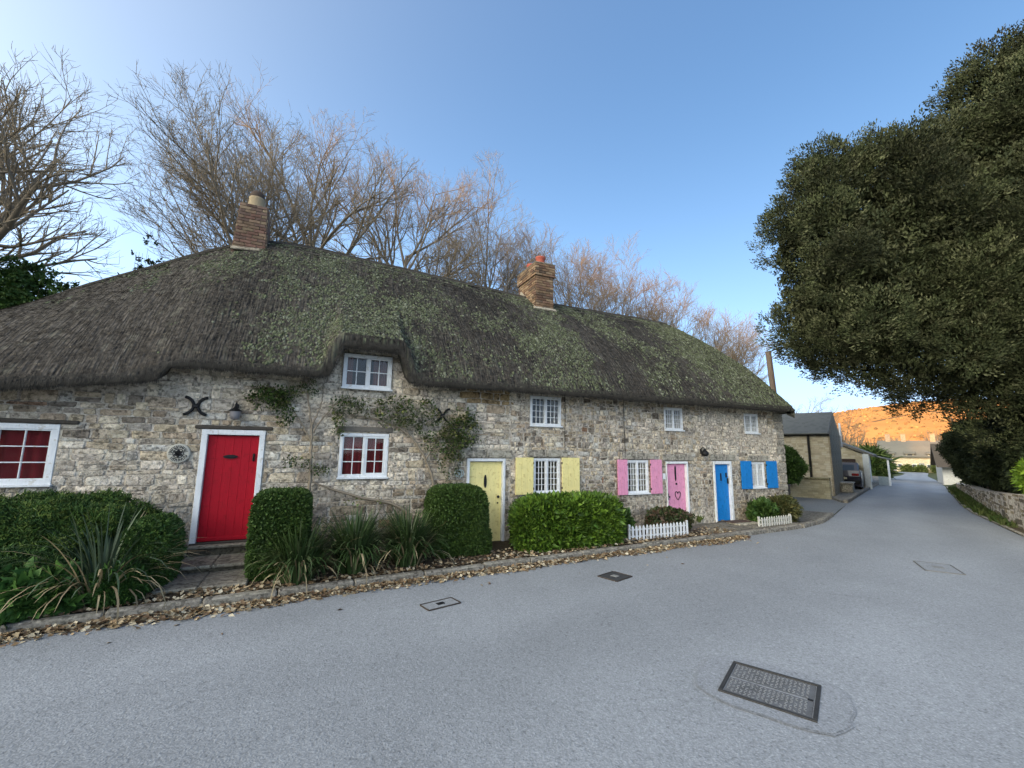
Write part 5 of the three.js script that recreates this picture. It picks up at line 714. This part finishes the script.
{ const t = thing('telegraph_pole', 'leaning wooden telegraph pole behind the hipped thatch', 'pole', T(18.6, -3.65)); part('post', tubePath([V(0, -0.3, 0), V(-0.16, 3.4, -0.04), V(-0.36, 6.45, -0.08)], [0.14, 0.125, 0.115], 10), mat([0.17, 0.13, 0.10]), t); part('pole_cap', cbox(0.2, 0.04, 0.2, -0.36, 6.47, -0.08, 0.01), M.timberGrey, t); }
{ // house with a catslide roof, its gable towards the camera
  const a = Math.atan2(2.1, 4.7), t = thing('slate_roofed_house', 'low pale house with a long sloping slate roof past the barn', 'house', [28.9, -0.02, -5.75], a), D = 7;
  const g = prism([[0, -0.2], [9, -0.2], [9, 3.2], [6, 4.5], [3.2, 3.5], [0, 1.95]], D); g.rotateY(Math.PI / 2); part('wall', boxUV(g), coursed(0.44, 0.41, 0.32), t);
  const band = (q) => { const b = prism(q, D + 0.3); b.rotateY(Math.PI / 2); b.translate(-0.15, 0, 0); return boxUV(b); }, rm = mat([0.12, 0.115, 0.10], { map: slateTex, roughness: 0.8 });
  part('roof', band([[-0.4, 1.82], [3.2, 3.52], [6.0, 4.53], [6.0, 4.66], [3.15, 3.64], [-0.45, 1.93]]), rm, t); part('rear_roof', band([[6.01, 4.53], [9.4, 3.05], [9.45, 3.16], [6.01, 4.66]]), rm, t);
  part('white_front', [cbox(D, 1.9, 0.06, D / 2, 0.92, 0.03, 0.01)], paint(0.55, 0.58, 0.58), t); part('corner_post', cbox(0.28, 2.05, 0.3, -0.02, 0.95, 0.1, 0.02), paint(0.62, 0.67, 0.68), t);
  part('doorway', [cbox(0.04, 1.55, 0.75, -0.035, 0.9, -0.75, 0.01)], mat([0.05, 0.035, 0.03]), t); part('gable_boards', [cbox(0.05, 0.4, 2.2, -0.03, 2.35, -2.4, 0.01)], M.timber, t);
  part('chimney', [cbox(0.6, 0.9, 0.5, 2, 4.9, -6.0, 0.02)], coursed(0.3, 0.17, 0.11), t);
  const p = new THREE.Group(); p.name = 'porch'; t.add(p); p.position.set(5.2, 0, 0.6); part('post', cbox(0.1, 1.7, 0.1, -0.7, 0.85, 0.4, 0.01), M.white, p); part('post', cbox(0.1, 1.7, 0.1, 0.7, 0.85, 0.4, 0.01), M.white, p); part('panel', cbox(0.06, 0.55, 0.5, -0.72, 0.28, 0.1, 0.01), paint(0.34, 0.40, 0.42), p); part('porch_roof', cbox(1.8, 0.08, 1.3, 0, 1.78, 0, 0.02, 0, 0, 0.25), slateM, p);
}
{ // parked car, seen from behind
  const t = thing('parked_car', 'dark parked car half hidden behind the barn', 'car', [28.0, 0, -6.35], Math.atan2(2.1, 4.7)), pm = new THREE.MeshPhysicalMaterial({ color: col(0.018, 0.016, 0.03), roughness: 0.3, clearcoat: 1, clearcoatRoughness: 0.05 }), gm = mat([0.05, 0.07, 0.09], { roughness: 0.05, metalness: 0.2 });
  const sh = new THREE.Shape([[-1.95, 0.32], [-1.98, 0.75], [-1.85, 0.98], [-1.0, 1.0], [1.0, 0.95], [1.85, 0.78], [2.0, 0.55], [1.98, 0.3], [1.6, 0.24], [-1.6, 0.24]].map((p) => new THREE.Vector2(...p))), b = new THREE.ExtrudeGeometry(sh, { depth: 1.5, bevelEnabled: true, bevelSize: 0.09, bevelThickness: 0.1, bevelSegments: 3 }); b.translate(0, 0, -0.75); part('body', b, pm, t);
  const cs = new THREE.Shape([[-1.75, 0.95], [-1.35, 1.42], [0.1, 1.46], [0.95, 0.98]].map((p) => new THREE.Vector2(...p))), cg = new THREE.ExtrudeGeometry(cs, { depth: 1.24, bevelEnabled: true, bevelSize: 0.06, bevelThickness: 0.12, bevelSegments: 3 }); cg.translate(0, 0, -0.62); part('cabin', cg, pm, t);
  part('rear_window', cbox(0.03, 0.42, 1.12, -1.63, 1.2, 0, 0.01, 0, -0.70), gm, t); for (const s of [-1, 1]) { part('side_window', cbox(1.7, 0.3, 0.02, -0.4, 1.2, s * 0.755, 0.01), gm, t); part('tail_light', cbox(0.06, 0.16, 0.3, -2.03, 0.84, s * 0.6, 0.02), mat([0.25, 0.01, 0.01], { roughness: 0.2 }), t); for (const x of [-1.25, 1.3]) { const w = part('wheel', new THREE.TorusGeometry(0.25, 0.085, 10, 24).translate(x, 0.33, s * 0.78), M.black, t); part('rim', new THREE.CylinderGeometry(0.19, 0.19, 0.12, 18).rotateX(Math.PI / 2).translate(x, 0.33, s * 0.78), M.steel, w); } }
  part('bumper', cbox(0.1, 0.22, 1.6, -2.04, 0.46, 0, 0.03), M.black, t); part('number_plate', cbox(0.02, 0.1, 0.48, -2.095, 0.66, 0, 0.004), mat([0.62, 0.58, 0.42]), t);
}
{ const t = thing('stone_planter', 'low grey stone block by the kerb behind barn', 'planter', [24.4, 0.08, -4.35], Math.atan2(2.1, 4.7)); part('block', cbox(1.1, 0.42, 0.5, 0, 0.21, 0, 0.04), plainStone(0.42, 0.41, 0.38), t); part('cap', cbox(1.2, 0.06, 0.58, 0, 0.45, 0, 0.02), plainStone(0.5, 0.49, 0.46), t); }
shrub('palm_shrub', 'spiky green garden shrub beyond the white house', 'shrub', [45.5, -0.25, -13.6], [1.3, 1.25, 1.2], { e: 2, count: 700, clump: leafClump(12, 0.5, 0.07, 0.2, 43, 0.8), pal: [[0.05, 0.09, 0.02], [0.10, 0.14, 0.04], [0.03, 0.06, 0.015]], lump: 0.3, seed: 420, deep: 0.4 });
shrub('garden_shrub', 'low dark shrub at the bend, left of cream cottages', 'shrub', [47.5, -0.3, -14.2], [1.5, 0.55, 1.0], { e: 2, count: 500, clump: leafClump(12, 0.2, 0.08, 0.2, 44), pal: YEW, lump: 0.3, seed: 421, deep: 0.4 });
{ // white cottage corner at the right, under thatch
  const t = thing('white_cottage', 'white cottage corner under brown thatch beyond the dark hedge', 'cottage', [43.0, -0.25, -7.4], 0.42); part('wall', cbox(6, 1.6, 5, 3.2, 0.7, 2.2, 0.03), paint(0.78, 0.76, 0.70), t); const g = prism([[-0.6, 1.3], [0.3, 1.5], [3.2, 2.7], [6.1, 1.5], [7.0, 1.3], [3.2, 3.1]], 6); g.translate(0, 0, -0.6); part('roof', boxUV(g), mat([0.12, 0.095, 0.07], { bumpMap: stoneBump, bumpScale: 0.05, roughness: 1 }), t); part('window', cbox(0.06, 0.5, 0.7, 0.17, 0.95, 1.2, 0.01), mat([0.06, 0.06, 0.07], { roughness: 0.2 }), t);
}
{ // row of cream cottages across the bend
  const A = [110.4, -43.1], Bp = [114.6, -32.6], L = Math.hypot(Bp[0] - A[0], Bp[1] - A[1]), a = Math.atan2(-(Bp[1] - A[1]), Bp[0] - A[0]);
  const t = thing('cream_cottage', 'row of cream cottages with grey thatch at the bend', 'cottage', [A[0], -1.65, A[1]], a);   // local x along the front, local +z away from the camera side is negative
  part('wall', cbox(L, 3.3, 6, L / 2, 1.6, -3.0, 0.03), coursed(0.62, 0.52, 0.36), t); const prof = [[0.5, 2.95], [0.55, 3.25], [-1.2, 5.2], [-3, 6.45], [-5, 5.2], [-6.6, 3.2], [-6.4, 2.9], [-3, 4.6]];
  const g2 = prism(prof.map(([z, y]) => [-z, y]), L + 0.8); g2.rotateY(Math.PI / 2); part('roof', boxUV(g2).translate(-0.4, 0, 0), mat([0.17, 0.16, 0.135], { bumpMap: stoneBump, bumpScale: 0.08, roughness: 1 }), t);
  for (const x of [0.9, 3.0, 5.2, 7.4, 9.4]) { const w = part('window', cbox(0.7, 0.75, 0.06, x, 1.25, 0.02, 0.01), M.white, t); part('pane', cbox(0.56, 0.6, 0.04, x, 1.25, 0.045, 0.005), mat([0.06, 0.06, 0.065], { roughness: 0.2 }), w); }
  for (const x of [2.0, 6.3]) part('door', cbox(0.8, 1.8, 0.06, x, 0.95, 0.02, 0.01), mat([0.25, 0.24, 0.22]), t);
  for (const x of [1.6, 4.7, 8.0]) { const d = part('dormer', cbox(1.3, 0.9, 1.0, x, 3.4, -0.1, 0.05), coursed(0.55, 0.47, 0.33), t); part('dormer_window', cbox(0.7, 0.55, 0.05, x, 3.4, 0.42, 0.01), mat([0.05, 0.05, 0.055]), d); part('dormer_thatch', cbox(1.9, 0.35, 1.9, x, 3.95, -0.25, 0.15, 0, 0, 0.25), mat([0.16, 0.15, 0.125], { roughness: 1 }), d); }
  for (const x of [1.4, 3.9, 8.4]) part('chimney', [cbox(0.8, 1.6, 0.7, x, 7.0, -3, 0.03), cbox(0.95, 0.15, 0.85, x, 7.8, -3, 0.03)], coursed(0.42, 0.30, 0.2), t);
  [['left round bush before the cream cottages', 4.2, 0.75], ['middle round bush before the cream cottages', 6.2, 0.7], ['largest olive bush before the cream cottages', 8.9, 1.15]].forEach(([l, s, R], i) => shrub('garden_bush', l, 'shrub', [lerp(A[0], Bp[0], s / L) - 1.6, -1.65, lerp(A[1], Bp[1], s / L) + 0.6], [R * 1.2, R * 0.75, R], { e: 2.3, count: 260, clump: leafClump(14, 0.22, 0.1, 0.2, 45), pal: [[0.10, 0.12, 0.03], [0.07, 0.09, 0.025]], lump: 0.2, seed: 430 + i, deep: 0.2 }));
}
{ const t = thing('telegraph_pole', 'far thin telegraph pole above the cream cottages', 'pole', [118, -1.7, -33.2]); part('post', tubePath([V(0, -0.3, 0), V(-0.35, 11.2, -0.35)], [0.17, 0.13], 8), mat([0.12, 0.10, 0.08]), t); part('cross_arm', cbox(0.12, 0.1, 1.2, -0.32, 10.6, -0.32, 0.02), mat([0.12, 0.10, 0.08]), t); }
// grey winter wood at the foot of the hill
{ const r = RNG(500), items = [], P = []; const tr = (() => { const g = []; for (let i = 0; i < 46; i++) { const a = r() * 6.28, l = 2.5 + 3 * r(), x = 0.5 * Math.cos(a), z = 0.5 * Math.sin(a); g.push(tubePath([V(x * 0.3, 1 + 2 * r(), z * 0.3), V(x * 2, 3 + l * 0.5, z * 2), V(x * (3 + r() * 2), 3 + l, z * (3 + 2 * r()))], [0.09, 0.06, 0.03], 3)); } g.push(tubePath([V(0, -0.5, 0), V(0.1, 3, 0), V(0, 6, 0.1)], [0.25, 0.18, 0.08], 6)); return merge(g); })();
  for (let i = 0; i < 150; i++) { const u = r(), x = lerp(125, 235, r()), z = lerp(-130, -20, u) - (x - 125) * 0.36; items.push({ p: V(x, -2.2, z), n: V(0.1 * (r() - 0.5), 1, 0.1 * (r() - 0.5)).normalize(), s: 0.75 + 0.5 * r(), c: tone([[0.16, 0.13, 0.10], [0.13, 0.12, 0.09]], r, 0.4) }); }
  const w = scatter('distant_wood', tr, mat([1, 1, 1], { roughness: 1 }), items, scene); w.userData = { kind: 'stuff', label: 'grey leafless wood below the sunlit hill', category: 'trees' }; }
// the sunlit hill
{
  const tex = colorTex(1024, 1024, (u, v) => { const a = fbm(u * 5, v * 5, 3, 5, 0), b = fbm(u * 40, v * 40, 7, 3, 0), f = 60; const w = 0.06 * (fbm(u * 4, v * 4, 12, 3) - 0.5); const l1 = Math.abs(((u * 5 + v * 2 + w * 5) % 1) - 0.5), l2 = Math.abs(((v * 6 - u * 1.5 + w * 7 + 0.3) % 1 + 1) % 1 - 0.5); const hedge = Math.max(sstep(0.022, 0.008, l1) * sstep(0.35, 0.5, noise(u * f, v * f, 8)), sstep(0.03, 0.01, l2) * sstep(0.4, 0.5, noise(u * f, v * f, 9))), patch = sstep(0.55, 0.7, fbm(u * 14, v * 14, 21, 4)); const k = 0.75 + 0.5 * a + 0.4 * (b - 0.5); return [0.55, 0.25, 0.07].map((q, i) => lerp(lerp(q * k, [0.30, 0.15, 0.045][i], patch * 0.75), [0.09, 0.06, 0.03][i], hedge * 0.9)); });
  const pos = [], uv = [], idx = [], n = 90; const cx = 430, cz = -172;
  for (let i = 0; i <= n; i++) for (let j = 0; j <= n; j++) { const x = 240 + 560 * i / n, z = -520 + 620 * j / n, dx = (x - cx - 60) / 190, dz = (z - cz) / (z < cz ? 180 : 210), y = -6 + 52 * Math.exp(-(dx * dx + dz * dz)) + 3 * (fbm(x * 0.012, z * 0.012, 4, 3) - 0.5); pos.push(x, y, z); uv.push(i / n, j / n); }
  for (let i = 0; i < n; i++) for (let j = 0; j < n; j++) { const a = i * (n + 1) + j; idx.push(a, a + 1, a + n + 1, a + 1, a + n + 2, a + n + 1); }
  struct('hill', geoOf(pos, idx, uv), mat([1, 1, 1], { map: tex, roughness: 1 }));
  const r = RNG(610), items = [], hy = (x, z) => { const dx = (x - cx - 60) / 190, dz = (z - cz) / (z < cz ? 180 : 210); return -6 + 52 * Math.exp(-(dx * dx + dz * dz)) + 3 * (fbm(x * 0.012, z * 0.012, 4, 3) - 0.5); };
  const bush = new THREE.IcosahedronGeometry(1, 1); { const q = bush.attributes.position; for (let i = 0; i < q.count; i++) { const d = 0.7 + 0.6 * hash(Math.round(q.getX(i) * 90), Math.round(q.getY(i) * 90), Math.round(q.getZ(i) * 90)); q.setXYZ(i, q.getX(i) * d, q.getY(i) * d * 0.8, q.getZ(i) * d); } bush.computeVertexNormals(); }
  const add = (x, z, sc) => items.push({ p: V(x, hy(x, z) + 0.2 * sc, z), n: V(0, 1, 0), s: sc, c: tone([[0.32, 0.16, 0.055], [0.22, 0.12, 0.045], [0.38, 0.19, 0.065], [0.16, 0.10, 0.04]], r, 0.5) });
  for (let k = 0; k < 1900; k++) { const x = lerp(285, 470, r()), z = lerp(-300, -40, r()); if (fbm(x * 0.02, z * 0.02, 9, 3) > 0.42) add(x, z, 0.35 + 0.7 * r()); }
  for (let h = 0; h < 9; h++) { let x = lerp(300, 440, r()), z = lerp(-290, -60, r()), a = (h % 2 ? 1.5 : 0.2) + 0.5 * (r() - 0.5); for (let k = 0; k < 60; k++) { x += 1.5 * Math.cos(a); z += 1.5 * Math.sin(a); a += 0.08 * (r() - 0.5); if (r() < 0.8) add(x, z, 0.45 + 0.6 * r()); } }
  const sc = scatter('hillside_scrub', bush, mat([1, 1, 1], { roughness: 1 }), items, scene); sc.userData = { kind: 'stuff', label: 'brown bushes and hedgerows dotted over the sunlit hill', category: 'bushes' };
}

scene.traverse((o) => { if (o.isMesh) o.castShadow = o.receiveShadow = true; });
renderer.render(scene, camera);
